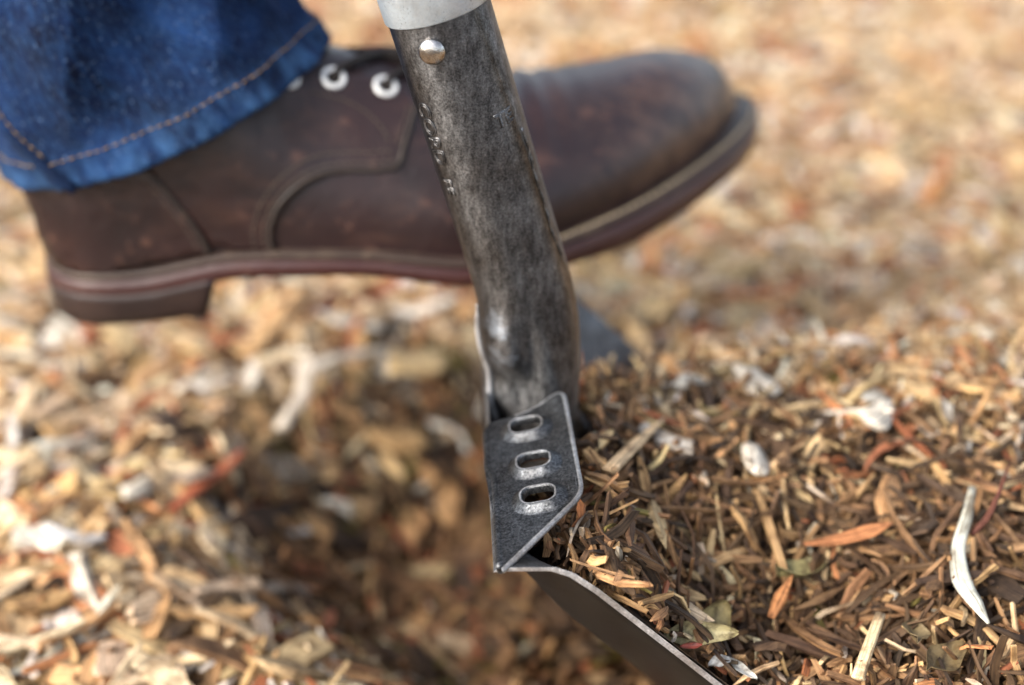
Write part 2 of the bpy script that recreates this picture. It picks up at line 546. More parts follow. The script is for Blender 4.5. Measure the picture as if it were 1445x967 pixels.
# ------------------------------------------------------------------ wood chips
def chip_rings(n, L, w, t, bend, rings=4, sec=4, ragged=0.12):
    """n chips as arrays (n, rings*sec, 3): a bent, tapered, splintered bar along x"""
    a = np.linspace(-0.5, 0.5, rings)
    V = np.zeros((n, rings, sec, 3))
    G = np.zeros((n, rings, sec, 3))
    e0 = rng.uniform(0.12, 0.95, n); e1 = rng.uniform(0.12, 0.95, n)
    skew = rng.normal(0, 0.12, (n, 1))
    for r in range(rings):
        q = abs(a[r]) * 2
        end = (e0 if a[r] < 0 else e1)
        tap = 1 - (1 - end) * q ** 2.2
        jit = rng.uniform(0.8, 1.15, n)
        for k in range(sec):
            w0 = 2 * math.pi * (k + 0.5) / sec
            cx, cz = math.cos(w0), math.sin(w0)
            f = 1.0 / max(abs(cx), abs(cz)) if sec == 4 else 1.15
            yy = cx * f * 0.5 * w * tap * jit * rng.uniform(0.85, 1.1, n)
            zz = cz * f * 0.5 * t * (1 - 0.45 * (1 - tap)) * rng.uniform(0.75, 1.15, n)
            xx = a[r] * L + (rng.normal(0, ragged, n) * np.minimum(L * 0.5, w * 1.5) * (q ** 4))
            V[:, r, k, 0] = xx
            V[:, r, k, 1] = yy + skew[:, 0] * w * a[r] * 2 + bend[:, 0] * L * (a[r] ** 2 - 0.08)
            V[:, r, k, 2] = zz + bend[:, 1] * L * (a[r] ** 2 - 0.08)
            G[:, r, k, 0] = xx
            G[:, r, k, 1] = yy + zz * 0.7
    G[..., 2] = rng.uniform(0, 500, (n, 1, 1))
    Fc = []
    for r in range(rings - 1):
        for k in range(sec):
            k2 = (k + 1) % sec
            Fc.append((r * sec + k, (r + 1) * sec + k, (r + 1) * sec + k2, r * sec + k2))
    caps = [tuple(range(sec)), tuple((rings - 1) * sec + k for k in range(sec))[::-1]]
    if sec == 4:
        Fc += caps
        Fc = np.array(Fc)
    else:
        tr = []
        Fc = Fc + caps
    return V.reshape(n, rings * sec, 3), G.reshape(n, rings * sec, 3), Fc

def orient(V, yaw, pitch, roll, pos):
    n = len(V)
    cyw, syw = np.cos(yaw), np.sin(yaw); cp, sp = np.cos(pitch), np.sin(pitch); cr, sr = np.cos(roll), np.sin(roll)
    Rx = np.zeros((n, 3, 3)); Rx[:, 0, 0] = 1; Rx[:, 1, 1] = cr; Rx[:, 1, 2] = -sr; Rx[:, 2, 1] = sr; Rx[:, 2, 2] = cr
    Ry = np.zeros((n, 3, 3)); Ry[:, 1, 1] = 1; Ry[:, 0, 0] = cp; Ry[:, 0, 2] = sp; Ry[:, 2, 0] = -sp; Ry[:, 2, 2] = cp
    Rz = np.zeros((n, 3, 3)); Rz[:, 2, 2] = 1; Rz[:, 0, 0] = cyw; Rz[:, 0, 1] = -syw; Rz[:, 1, 0] = syw; Rz[:, 1, 1] = cyw
    Rm = Rz @ Ry @ Rx
    return np.einsum('nij,nkj->nki', Rm, V) + pos[:, None, :]

PAL = {
    'tan':    (0.53, 0.320, 0.145),
    'straw':  (0.59, 0.42, 0.22),
    'pale':   (0.68, 0.525, 0.34),
    'white':  (0.74, 0.68, 0.58),
    'grey':   (0.40, 0.33, 0.25),
    'orange': (0.48, 0.205, 0.085),
    'rust':   (0.36, 0.125, 0.055),
    'brown':  (0.25, 0.138, 0.064),
    'dark':   (0.105, 0.060, 0.030),
    'umber':  (0.060, 0.036, 0.020),
    'olive':  (0.17, 0.135, 0.035),
}
PK = list(PAL)
PC = np.array([PAL[k] for k in PK])
MIX = {  #          tan  straw pale white grey orange rust brown dark umber olive
    'dry':  np.array([20, 20, 28, 16, 4, 8, 3, 3, 1, 0, 0], float),
    'left': np.array([19, 19, 20, 13, 6, 5, 5, 9, 4, 1, 0], float),
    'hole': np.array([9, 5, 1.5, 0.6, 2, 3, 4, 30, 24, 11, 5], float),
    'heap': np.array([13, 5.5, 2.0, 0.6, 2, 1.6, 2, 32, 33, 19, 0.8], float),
}
for k in MIX: MIX[k] /= MIX[k].sum()

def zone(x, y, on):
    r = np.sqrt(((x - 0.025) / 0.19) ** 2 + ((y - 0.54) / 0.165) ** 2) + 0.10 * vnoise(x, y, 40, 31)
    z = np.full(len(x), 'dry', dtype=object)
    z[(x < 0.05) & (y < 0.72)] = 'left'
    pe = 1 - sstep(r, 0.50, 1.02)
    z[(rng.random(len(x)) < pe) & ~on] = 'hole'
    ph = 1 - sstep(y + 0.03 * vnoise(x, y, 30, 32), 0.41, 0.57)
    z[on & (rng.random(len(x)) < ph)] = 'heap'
    return z

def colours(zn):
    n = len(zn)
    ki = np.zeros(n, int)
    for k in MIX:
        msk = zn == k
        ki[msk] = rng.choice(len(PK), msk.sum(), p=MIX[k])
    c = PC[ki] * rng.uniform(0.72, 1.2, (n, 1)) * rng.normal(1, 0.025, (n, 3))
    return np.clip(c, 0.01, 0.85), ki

def clear_of_shovel(W):
    """chips that cut through the blade or poke through its step are dropped"""
    d, s, ly = blade_front(W)
    near = (np.abs(ly) < BW + 0.012) & (s > -0.004) & (s < 0.31)
    front = d > 0.0012
    back = d < -0.006
    ok_f = (front | ~near).all(1)
    ok_b = (back | ~near).all(1)
    l = to_local(W)
    step = (l[..., 0] > -0.004) & (l[..., 0] < 0.034) & (np.abs(l[..., 1]) < BW + 0.004) & (l[..., 2] > -0.006 + np.clip(l[..., 0], 0, 1) * 0.33)
    neck = (np.abs(l[..., 0] - 0.017) < 0.020) & (np.abs(l[..., 1]) < 0.024) & (l[..., 2] > -0.03)
    return (ok_f | ok_b) & ~step.any(1) & ~neck.any(1)

def link_chip_mesh(name, W, G, Fc, C):
    n, k, _ = W.shape
    fc = np.asarray([f for f in Fc])
    allf = (fc[None] + (np.arange(n) * k)[:, None, None]).reshape(-1, 4)
    me = bpy.data.meshes.new(name)
    me.vertices.add(n * k)
    me.vertices.foreach_set('co', W.reshape(-1).astype(np.float32))
    me.loops.add(allf.size)
    me.loops.foreach_set('vertex_index', allf.reshape(-1).astype(np.int32))
    me.polygons.add(len(allf))
    me.polygons.foreach_set('loop_start', np.arange(0, allf.size, 4, dtype=np.int32))
    me.polygons.foreach_set('loop_total', np.full(len(allf), 4, dtype=np.int32))
    a = me.attributes.new('Col', 'FLOAT_COLOR', 'POINT')
    a.data.foreach_set('color', np.repeat(np.concatenate([C, np.ones((n, 1))], 1), k, 0).reshape(-1).astype(np.float32))
    a = me.attributes.new('gr', 'FLOAT_VECTOR', 'POINT')
    a.data.foreach_set('vector', G.reshape(-1).astype(np.float32))
    me.materials.append(M['chip'])
    me.polygons.foreach_set('use_smooth', np.zeros(len(allf), dtype=bool))
    me.update(calc_edges=True)
    me.validate()
    o = bpy.data.objects.new(name, me)
    COL.objects.link(o)
    return o

def scatter(n, xr, yr, pick, Lr, wr, tr, pit, rol, dz, bendy=0.25, rings=4, floor=False):
    x = rng.uniform(*xr, n); y = rng.uniform(*yr, n)
    h, on = surface_h(x, y)
    if floor: h, on = base_h(x, y), np.zeros(n, bool)
    keep = pick(x, y, on)
    x, y, h, on = x[keep], y[keep], h[keep], on[keep]
    n = len(x)
    L = rng.uniform(*Lr, n) * rng.choice([0.7, 1.0, 1.0, 1.35], n)
    w = np.minimum(rng.uniform(*wr, n), L * 0.7); t = np.minimum(rng.uniform(*tr, n), w)
    Vv, G, Fc = chip_rings(n, L, w, t, rng.normal(0, bendy, (n, 2)), rings)
    # lean with the slope
    e = 0.006
    gxs = (surface_h(x + e, y)[0] - surface_h(x - e, y)[0]) / (2 * e)
    gys = (surface_h(x, y + e)[0] - surface_h(x, y - e)[0]) / (2 * e)
    gxs = np.clip(gxs, -1.2, 1.2); gys = np.clip(gys, -1.2, 1.2)
    yaw = rng.uniform(0, 2 * math.pi, n)
    slope = np.arctan(gxs * np.cos(yaw) + gys * np.sin(yaw))
    side = np.arctan(-gxs * np.sin(yaw) + gys * np.cos(yaw))
    W = orient(Vv, yaw, -slope + rng.normal(0, pit, n), side + rng.normal(0, rol, n),
               np.stack([x, y, h + rng.uniform(dz[0], dz[1], n)], -1))
    ok = clear_of_shovel(W)
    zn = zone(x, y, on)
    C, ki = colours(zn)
    return W[ok], G[ok], Fc, C[ok], ki[ok], zn[ok], np.stack([x, y, h], -1)[ok]

def visible_ish(x, y, margin=0.10):
    half = 0.36 * np.hypot(y * 0.866 + 0.20, 0) + margin
    return np.abs(x) < half

base_sets, heap_sets = [], []
def grab(store, *a, **k):
    W, G, Fc, C, *_ = scatter(*a, **k)
    store.append((W, G, Fc, C))
onb = lambda x, y, on: ~on & visible_ish(x, y) & (y > 0.30)
onb_far = lambda x, y, on: ~on & ~visible_ish(x, y)
onh = lambda x, y, on: on & (x < 0.5)
onh_far = lambda x, y, on: on & (x >= 0.5)
# base ground: flat chips, slivers, fines
grab(base_sets, 26000, (-0.75, 0.8), (0.28, 1.75), onb, (0.016, 0.044), (0.006, 0.015), (0.0015, 0.004), 0.22, 0.40, (-0.006, 0.006))
grab(base_sets, 22000, (-0.75, 0.8), (0.28, 1.75), onb, (0.018, 0.042), (0.002, 0.005), (0.001, 0.0025), 0.25, 0.6, (-0.004, 0.008))
grab(base_sets, 11000, (-0.55, 0.4), (0.28, 1.0), onb, (0.006, 0.013), (0.002, 0.005), (0.001, 0.002), 0.4, 0.8, (-0.004, 0.005))
grab(base_sets, 19000, (-1.5, 1.5), (-0.2, 2.4), onb_far, (0.025, 0.055), (0.007, 0.018), (0.002, 0.004), 0.22, 0.4, (-0.006, 0.008))
grab(base_sets, 5000, (-0.7, 0.9), (-0.15, 0.34), lambda x, y, on: (y < 0.32) | (x > 0.0), (0.018, 0.042), (0.005, 0.013), (0.0015, 0.004), 0.22, 0.4, (-0.005, 0.008), floor=True)
grab(base_sets, 3200, (-0.02, 0.34), (0.24, 0.62), lambda x, y, on: x > -0.02, (0.014, 0.034), (0.004, 0.010), (0.0015, 0.004), 0.22, 0.4, (-0.005, 0.006), floor=True)
# the dug heap: shredded slivers standing every way
grab(heap_sets, 24000, (0.0, 0.5), (0.22, 0.78), onh, (0.010, 0.030), (0.0009, 0.0033), (0.0007, 0.0019), 0.42, 0.9, (-0.010, 0.007), 0.4)
grab(heap_sets, 6000, (0.0, 0.5), (0.22, 0.78), onh, (0.008, 0.022), (0.004, 0.009), (0.001, 0.003), 0.45, 0.7, (-0.010, 0.003), 0.3)
grab(heap_sets, 23000, (0.0, 0.5), (0.22, 0.70), onh, (0.004, 0.010), (0.0012, 0.003), (0.0007, 0.0016), 0.5, 0.9, (-0.006, 0.006), 0.3)
grab(heap_sets, 4000, (0.5, 1.1), (0.1, 0.78), onh_far, (0.02, 0.045), (0.003, 0.010), (0.0015, 0.003), 0.3, 0.6, (-0.008, 0.008), 0.3)
for nm, sets, lab in (('ground_mulch', base_sets, 'loose tan and brown wood mulch covering the ground around the dug hollow'),
                      ('heap_mulch', heap_sets, 'dark shredded wood mulch heaped in front of the shovel blade')):
    o = link_chip_mesh(nm, np.concatenate([s[0] for s in sets]), np.concatenate([s[1] for s in sets]), sets[0][2], np.concatenate([s[3] for s in sets]))
    tag(o, lab, 'mulch', None, 'stuff')

# 300 chips on top of the layers, each a thing of its own
COLOUR_WORD = {'tan': 'tan', 'straw': 'straw coloured', 'pale': 'pale cream', 'white': 'bleached white', 'grey': 'weathered grey', 'orange': 'orange',
               'rust': 'rust red', 'brown': 'mid brown', 'dark': 'dark brown', 'umber': 'near black', 'olive': 'olive green'}
ZONE_WORD = {'dry': ('on the dry pale mulch beyond the boot', 'loose chips on the dry mulch beyond the boot'),
             'left': ('on the mulch below the boot heel', 'loose chips on the mulch below the heel'),
             'hole': ('in the dark dug hollow behind the blade', 'loose chips in the dug hollow'),
             'heap': ('on the dark heap in front of the blade', 'loose slivers on the dug heap')}
def single_chip(name, W, G, Fc, C):
    me = bpy.data.meshes.new(name)
    ctr = W.mean(0)
    me.from_pydata([tuple(map(float, p - ctr)) for p in W], [], [tuple(int(i) for i in f) for f in Fc])
    a = me.attributes.new('Col', 'FLOAT_COLOR', 'POINT')
    a.data.foreach_set('color', np.repeat(np.append(C, 1)[None], len(W), 0).reshape(-1).astype(np.float32))
    a = me.attributes.new('gr', 'FLOAT_VECTOR', 'POINT')
    a.data.foreach_set('vector', G.reshape(-1).astype(np.float32))
    me.materials.append(M['chip'])
    me.polygons.foreach_set('use_smooth', np.zeros(len(me.polygons), dtype=bool))
    o = bpy.data.objects.new(name, me)
    o.location = ctr
    COL.objects.link(o)
    return o
def hidden_by_boot(u, v):
    return (v < 470) & (u < 1060) & (v > 60) & ~((u > 1000) & (v > 280)) & ~((u > 860) & (v > 370))
LAND = [((160, 480), 'under the boot heel'), ((330, 430), 'beside the tan stick under the boot arch'), ((292, 680), 'beside the long rust red bark splinter'),
        ((108, 755), 'beside the curved bluish white bark strip'), ((440, 550), 'beside the forked grey splinter'), ((195, 690), 'beside the broad white square chip'),
        ((278, 548), 'beside the rounded chalk white chip'), ((590, 512), 'beside the large pale yellow chip'), ((560, 620), 'beside the broad tan slab in the hollow'),
        ((640, 760), 'in the hollow under the foot step'), ((800, 930), 'in the hollow under the blade'), ((420, 880), 'on the slope of the hollow'), ((120, 900), 'on the open mulch before the hollow'),
        ((1370, 790), 'beside the bleached bark strip on the heap'), ((1408, 690), 'beside the thin red twig on the heap'), ((1195, 757), 'beside the level orange splinter on the heap'),
        ((1102, 842), 'beside the short orange splinter on the heap'), ((1225, 915), 'beside the upright cream splinter on the heap'), ((895, 628), 'beside the tan splinter near the shovel neck'),
        ((1066, 650), 'beside the upright white chip on the heap'), ((1240, 585), 'beside the oval white chip on the heap'), ((1065, 540), 'on the crest of the heap'),
        ((850, 770), 'on the heap beside the foot step'), ((985, 893), 'beside the curled leaf at the blade edge'), ((1330, 935), 'beside the olive leaf scrap on the heap'),
        ((880, 450), 'beside the far foot step'), ((1000, 330), 'on the dry mulch below the boot toe'), ((1120, 180), 'on the dry mulch before the boot toe'),
        ((800, 50), 'on the dry mulch behind the boot vamp'), ((1350, 420), 'on the dry mulch beyond the heap'), ((1300, 250), 'on the open dry mulch beyond the heap'), ((1300, 60), 'on the farthest dry mulch')]
def top_chips(want, xr, yr, pick, Lr, wr, tr, sliver, vis_v):
    got = 0
    W, G, Fc, C, ki, zn, P = scatter(want * 14, xr, yr, pick, Lr, wr, tr, 0.14, 0.3, (0.005, 0.010), 0.22, rings=6)
    u, v, d = proj(P)
    okk = (u > 5) & (u < 1440) & (v > vis_v[0]) & (v < min(vis_v[1], 955)) & ~hidden_by_boot(u, v) & ~((u > 640) & (u < 830) & (v < 820))
    taken = []
    for i in np.nonzero(okk)[0]:
        if got >= want: break
        if any((u[i] - a) ** 2 + (v[i] - b) ** 2 < 24 ** 2 for a, b in taken): continue
        taken.append((u[i], v[i]))
        kind = 'wood_sliver' if sliver else 'wood_chip'
        o = single_chip(kind, W[i], G[i], Fc, C[i])
        zw, gw = ZONE_WORD[zn[i]]
        noun = 'splinter' if sliver else 'wood chip'
        span = np.linalg.norm(W[i].max(0) - W[i].min(0))
        size = 'long' if span > (0.034 if sliver else 0.030) else ('short' if span < (0.026 if sliver else 0.022) else 'middling')
        mid_ = W[i].reshape(6, -1, 3).mean(1)
        sag = np.linalg.norm(mid_[3] - (mid_[0] + mid_[-1]) / 2) / span
        shape = 'curved' if sag > 0.07 else 'straight'
        where = min(LAND, key=lambda q: (q[0][0] - u[i]) ** 2 + (q[0][1] - v[i]) ** 2)[1]
        ax = mid_[-1] - mid_[0]
        lie = 'lengthwise' if abs(ax[0]) > 2 * abs(ax[1]) else ('crosswise' if abs(ax[1]) > 2 * abs(ax[0]) else 'slanting')
        tag(o, f'{size} {shape} {lie} {COLOUR_WORD[PK[ki[i]]]} {noun} {where}', 'splinter' if sliver else 'wood chip', 'loose splinters on the mulch' if sliver else 'loose wood chips on the mulch')
        got += 1
top_chips(80, (-0.3, 0.15), (0.36, 0.80), onb, (0.018, 0.034), (0.007, 0.012), (0.002, 0.004), False, (400, 960))
top_chips(45, (-0.3, 0.15), (0.36, 0.80), onb, (0.026, 0.044), (0.003, 0.006), (0.0015, 0.003), True, (400, 960))
top_chips(45, (-0.4, 0.6), (0.65, 1.5), onb, (0.022, 0.040), (0.008, 0.014), (0.002, 0.004), False, (0, 480))
top_chips(85, (0.02, 0.30), (0.33, 0.62), onh, (0.015, 0.032), (0.0014, 0.0036), (0.001, 0.0022), True, (440, 965))
top_chips(30, (0.02, 0.30), (0.33, 0.62), onh, (0.012, 0.024), (0.005, 0.009), (0.0015, 0.003), False, (440, 965))

# pieces one can name: strips, splinters, twig, leaves
def feature(name, pts, radii, col, label, cat, flat=0.4, seg=8):
    P = catmull(pts, 5)
    R = np.interp(np.linspace(0, 1, len(P)), np.linspace(0, 1, len(radii)), radii)
    V, Fc = tube(P, R, seg, flat)
    V = np.array(V)
    G = np.zeros_like(V)
    G[:, 0] = np.repeat(np.linspace(0, 0.05, len(P)), seg)
    G[:, 1] = np.tile(np.linspace(0, 0.012, seg), len(P))
    G[:, 2] = rng.uniform(0, 100)
    o = single_chip(name, V, G, Fc, np.array(col))
    o.data.polygons.foreach_set('use_smooth', [True] * len(o.data.polygons))
    tag(o, label, cat)
    return o
def gh(u, v, up=0.004):
    p = ground_hit(u, v)
    d = ray(u, v)
    return p - d * (up / max(0.2, -d[2]))
def gpath(uv, up=0.004):
    return [gh(u, v, up if np.isscalar(up) else up[i]) for i, (u, v) in enumerate(uv)]
feature('bark_strip', gpath([(1372, 688), (1364, 730), (1352, 775), (1358, 820), (1376, 850), (1395, 880)], 0.010), [0.0012, 0.0021, 0.0024, 0.0035, 0.0028, 0.0006], (0.62, 0.62, 0.52), 'long curved bleached strip of bark lying across the dark heap', 'bark strip')
feature('twig', gpath([(1370, 755), (1392, 732), (1408, 700), (1424, 655)], [0.006, 0.009, 0.014, 0.018]), [0.0012, 0.0011, 0.0009, 0.0004], (0.13, 0.045, 0.028), 'thin dark red twig rising beside the bleached bark strip', 'twig', 1.0)
feature('wood_splinter', gpath([(1088, 872), (1102, 842), (1118, 812)], 0.012), [0.0014, 0.0026, 0.0004], (0.44, 0.19, 0.07), 'short bright orange splinter pointing up from the heap', 'splinter')
feature('wood_splinter', gpath([(1135, 768), (1180, 762), (1225, 750), (1258, 738)], 0.010), [0.001, 0.003, 0.0038, 0.0008], (0.46, 0.19, 0.075), 'long flat orange splinter lying level on the heap', 'splinter')
feature('wood_splinter', gpath([(1210, 958), (1225, 915), (1243, 866)], 0.012), [0.0022, 0.0020, 0.0017], (0.72, 0.55, 0.33), 'straight cream splinter standing up from the heap beyond the dry leaf', 'splinter')
feature('wood_splinter', gpath([(860, 664), (895, 628), (937, 590)], 0.012), [0.003, 0.0027, 0.0008], (0.58, 0.42, 0.25), 'straight tan splinter on the heap beside the shovel neck', 'splinter')
feature('bark_splinter', gpath([(245, 718), (280, 688), (318, 660), (343, 635)], 0.010), [0.003, 0.0036, 0.0034, 0.0022], (0.42, 0.115, 0.05), 'long rust red splinter of bark slanting on the mulch below the heel', 'splinter')
feature('bark_strip', gpath([(66, 742), (90, 757), (120, 762), (150, 755)], 0.010), [0.002, 0.004, 0.004, 0.0015], (0.76, 0.74, 0.72), 'curved bluish white strip of bark on the mulch below the heel', 'bark strip')
feature('wood_stick', gpath([(350, 500), (385, 460), (425, 408)], 0.012), [0.006, 0.0085, 0.007], (0.55, 0.34, 0.16), 'thick tan stick slanting on the ground under the boot arch', 'stick')
feature('wood_splinter', gpath([(395, 605), (425, 560), (437, 520), (500, 500), (545, 495)], 0.012), [0.004, 0.0045, 0.004, 0.0045, 0.002], (0.64, 0.56, 0.46), 'forked pale grey splinter at the rim of the dug hollow', 'splinter')
for (u, v, a, lab) in [(278, 548, 0.3, 'rounded chalk white wood chip below the boot arch'),
                       (195, 690, 1.4, 'broad white square wood chip beside the rust red splinter'),
                       (1240, 585, 1.0, 'oval white chip standing out on the heap beyond the orange splinter'),
                       (1066, 650, 1.5, 'upright white rectangular chip on the heap near the step'),
                       (1065, 540, -0.8, 'oblong white chip on the crest of the heap'),
                       (590, 512, 0.2, 'large pale yellow chip at the far rim of the hollow'),
                       (560, 620, 0.0, 'broad tan slab of wood in the dark hollow')]:
    p = gh(u, v, 0.010)
    big = 1.5 if 'slab' in lab or 'large' in lab else 1.0
    Vv, G, Fc = chip_rings(1, np.array([0.021 * big]), np.array([0.0115 * big]), np.array([0.0036]), np.array([[0.12, 0.2]]), 7, 6, 0.10)
    W = orient(Vv, np.array([a]), np.array([0.1]), np.array([0.35]), p[None])
    c = (0.40, 0.25, 0.11) if 'tan slab' in lab else ((0.66, 0.48, 0.25) if 'yellow' in lab else (0.68, 0.61, 0.50))
    o = single_chip('wood_chip', W[0], G[0], Fc, np.array(c))
    o.data.polygons.foreach_set('use_smooth', np.ones(len(o.data.polygons), dtype=bool))
    tag(o, lab, 'wood chip')

m, nt, b = new_mat('dry_leaf')
co = nt.nodes.new('ShaderNodeTexCoord').outputs['Object']
oi = nt.nodes.new('ShaderNodeObjectInfo')
n1 = noise(nt, co, 260, 5, 0.7)
c = mixc(nt, 1.0, oi.outputs['Color'], ramp(nt, n1, [(0.35, (0.22, 0.18, 0.15)), (0.6, (1.1, 1.1, 1.05))]), 'MULTIPLY')
nt.links.new(c, b.inputs['Base Color'])
b.inputs['Roughness'].default_value = 0.6
bump(nt, b, n1, 0.5, 0.001)
M['leaf'] = m
def leaf(px, length, width, yaw, pitch, roll, curl, col, label, up=0.006, twist=0.0):
    p = gh(*px, up)
    nu, nv = 18, 7
    V = []
    for side in (1, -1):
        for i in range(nu):
            t = i / (nu - 1)
            wd = width * (math.sin(math.pi * min(1, t * 0.96 + 0.03)) ** 0.7) * (1 + 0.12 * math.sin(9 * t + px[0]))
            for j in range(nv):
                q = j / (nv - 1) * 2 - 1
                x = (t - 0.5) * length
                y = q * wd * 0.5
                z = curl * length * ((t - 0.5) ** 2 * 3 + 0.06 * math.sin(11 * t + 3 * q)) + abs(q) * width * 0.28 + twist * q * (t - 0.5) * width
                V.append((x, y, z + side * 0.00018))
    Fc = []
    n1_ = nu * nv
    for i in range(nu - 1):
        for j in range(nv - 1):
            a = i * nv + j
            Fc.append((a, a + nv, a + nv + 1, a + 1))
            Fc.append((n1_ + a, n1_ + a + 1, n1_ + a + nv + 1, n1_ + a + nv))
    rim = [i * nv for i in range(nu)] + [(nu - 1) * nv + j for j in range(1, nv)] + [i * nv + nv - 1 for i in range(nu - 2, -1, -1)] + [j for j in range(nv - 2, 0, -1)]
    for k in range(len(rim)):
        a, b_ = rim[k], rim[(k + 1) % len(rim)]
        Fc.append((a, b_, n1_ + b_, n1_ + a))
    o = mk('dry_leaf', V, Fc, M['leaf'])
    o.location = p
    o.rotation_euler = (roll, pitch, yaw)
    o.color = (*col, 1)
    tag(o, label, 'leaf')
    return o
leaf((985, 893), 0.024, 0.008, 0.05, 0.0, 0.9, 0.25, (0.30, 0.26, 0.14), 'curled grey green leaf beside the shovel blade edge', 0.008)
leaf((1010, 872), 0.013, 0.010, 0.9, -0.7, 0.5, 0.1, (0.30, 0.24, 0.11), 'small pointed brown leaf upright behind the curled leaf', 0.009)
leaf((1016, 934), 0.008, 0.004, 0.3, 0.0, 0.3, -0.2, (0.52, 0.52, 0.52), 'small bluish white flake of leaf at the blade edge', 0.006)
leaf((1048, 946), 0.012, 0.003, -0.8, 0.1, 0.3, 0.1, (0.56, 0.55, 0.52), 'narrow white flake slanting beside the blade edge', 0.006)
leaf((1068, 912), 0.012, 0.004, 1.7, -0.3, 0.6, -0.5, (0.72, 0.62, 0.40), 'arched cream scrap of leaf above the white flakes', 0.009)
leaf((975, 912), 0.007, 0.002, 0.1, 0.0, 0.6, 0.1, (0.16, 0.028, 0.018), 'tiny dark red leaf tip poking over the blade edge', 0.008)
leaf((1130, 815), 0.020, 0.014, 0.4, 0.1, -0.3, 0.15, (0.26, 0.225, 0.10), 'pale green dry leaf behind the short orange splinter', 0.005)
leaf((1330, 935), 0.020, 0.010, 0.7, 0.1, 0.2, 0.1, (0.17, 0.12, 0.055), 'olive brown leaf scrap on the near slope of the heap', 0.006)
leaf((1290, 900), 0.014, 0.009, 1.4, 0.3, 0.2, 0.1, (0.22, 0.16, 0.08), 'dull brown leaf scrap beside the cream splinter', 0.006)

# ------------------------------------------------------------------ shovel
shovel = empty('shovel', (OX, OY, OZ))
shovel.rotation_euler = (0, 0, YAW)
tag(shovel, 'dark steel digging shovel with slotted foot steps standing in the mulch', 'shovel')

# blade: dished sheet with a ground bright rim
TH = 0.0021
ns, nyb = 90, 81
S = np.concatenate([np.linspace(0, 0.03, 30), np.linspace(0.034, 0.31, 60)])
V = []
for side in (0.0, -TH):
    for s in S:
        W_ = float(blade_w(s))
        for q in np.linspace(-1, 1, nyb):
            V.append(blade_pt(np.array(s), np.array(q * W_), side))
Fc, mi = [], []
n1_ = len(S) * nyb
for i in range(len(S) - 1):
    for j in range(nyb - 1):
        a = i * nyb + j
        Fc.append((a, a + 1, a + nyb + 1, a + nyb)); mi.append(0)
        Fc.append((n1_ + a, n1_ + a + nyb, n1_ + a + nyb + 1, n1_ + a + 1)); mi.append(2)
rim = [i * nyb for i in range(len(S))] + [(len(S) - 1) * nyb + j for j in range(1, nyb)] + [i * nyb + nyb - 1 for i in range(len(S) - 2, -1, -1)] + [j for j in range(nyb - 2, 0, -1)]
for k in range(len(rim)):
    a, b_ = rim[k], rim[(k + 1) % len(rim)]
    Fc.append((a, n1_ + a, n1_ + b_, b_)); mi.append(0 if max(a, b_) < nyb else 1)
blade = mk('blade', V, Fc, [M['blade_front'], M['edge_steel'], M['blade_steel']], shovel, True, mi)
fix_normals(blade)
def bevel(o, w, seg=2, ang=40, mat=-1):
    md = o.modifiers.new('bevel', 'BEVEL')
    md.width = w; md.segments = seg; md.limit_method = 'ANGLE'; md.angle_limit = RAD(ang)
    md.material = mat
    return o
bevel(blade, 0.0006, 2, 50, 1)

# foot step: folded plate with three punched slots
FT = RAD(18)
FXx, FZz = math.cos(FT), math.sin(FT)
def round_poly(P, rad, k=7):
    out = []
    n = len(P)
    for i in range(n):
        p = np.array(P[i], float); r = rad[i]
        if r <= 0: out.append(p); continue
        a = np.array(P[i - 1], float) - p; b_ = np.array(P[(i + 1) % n], float) - p
        a /= np.linalg.norm(a); b_ /= np.linalg.norm(b_)
        for t in np.linspace(0, 1, k):
            out.append((1 - t) ** 2 * (p + a * r) + 2 * t * (1 - t) * p + t * t * (p + b_ * r))
    return np.array(out)
def slot_outline(cx, cyy, hx, hy, r, grow=0.0, k=6):
    hx += grow; hy += grow; r += grow
    out = []
    for (sx, sy, a0) in ((1, 1, 0), (-1, 1, 90), (-1, -1, 180), (1, -1, 270)):
        for t in range(k):
            w_ = RAD(a0 + 90 * t / (k - 1))
            out.append((cx + sx * (hx - r) + r * math.cos(w_), cyy + sy * (hy - r) + r * math.sin(w_)))
    o_ = np.array(out)
    o_[:, 1] -= (o_[:, 0] - cx) * 0.17        # the slots stand a little askew
    return o_
SLOTS = [(0.0132, -0.0355), (0.0146, -0.0575), (0.0150, -0.0765)]
def plate_pt(a, y, h, sgn):
    bul = -0.0022 * float(sstep(y, -0.060, -0.050) * (1 - sstep(y, -0.03, -0.024))) * max(0, 1 - a / 0.006)
    return ((a + bul) * FXx - h * FZz, sgn * -y if sgn < 0 else y, (a + bul) * FZz + h * FXx)
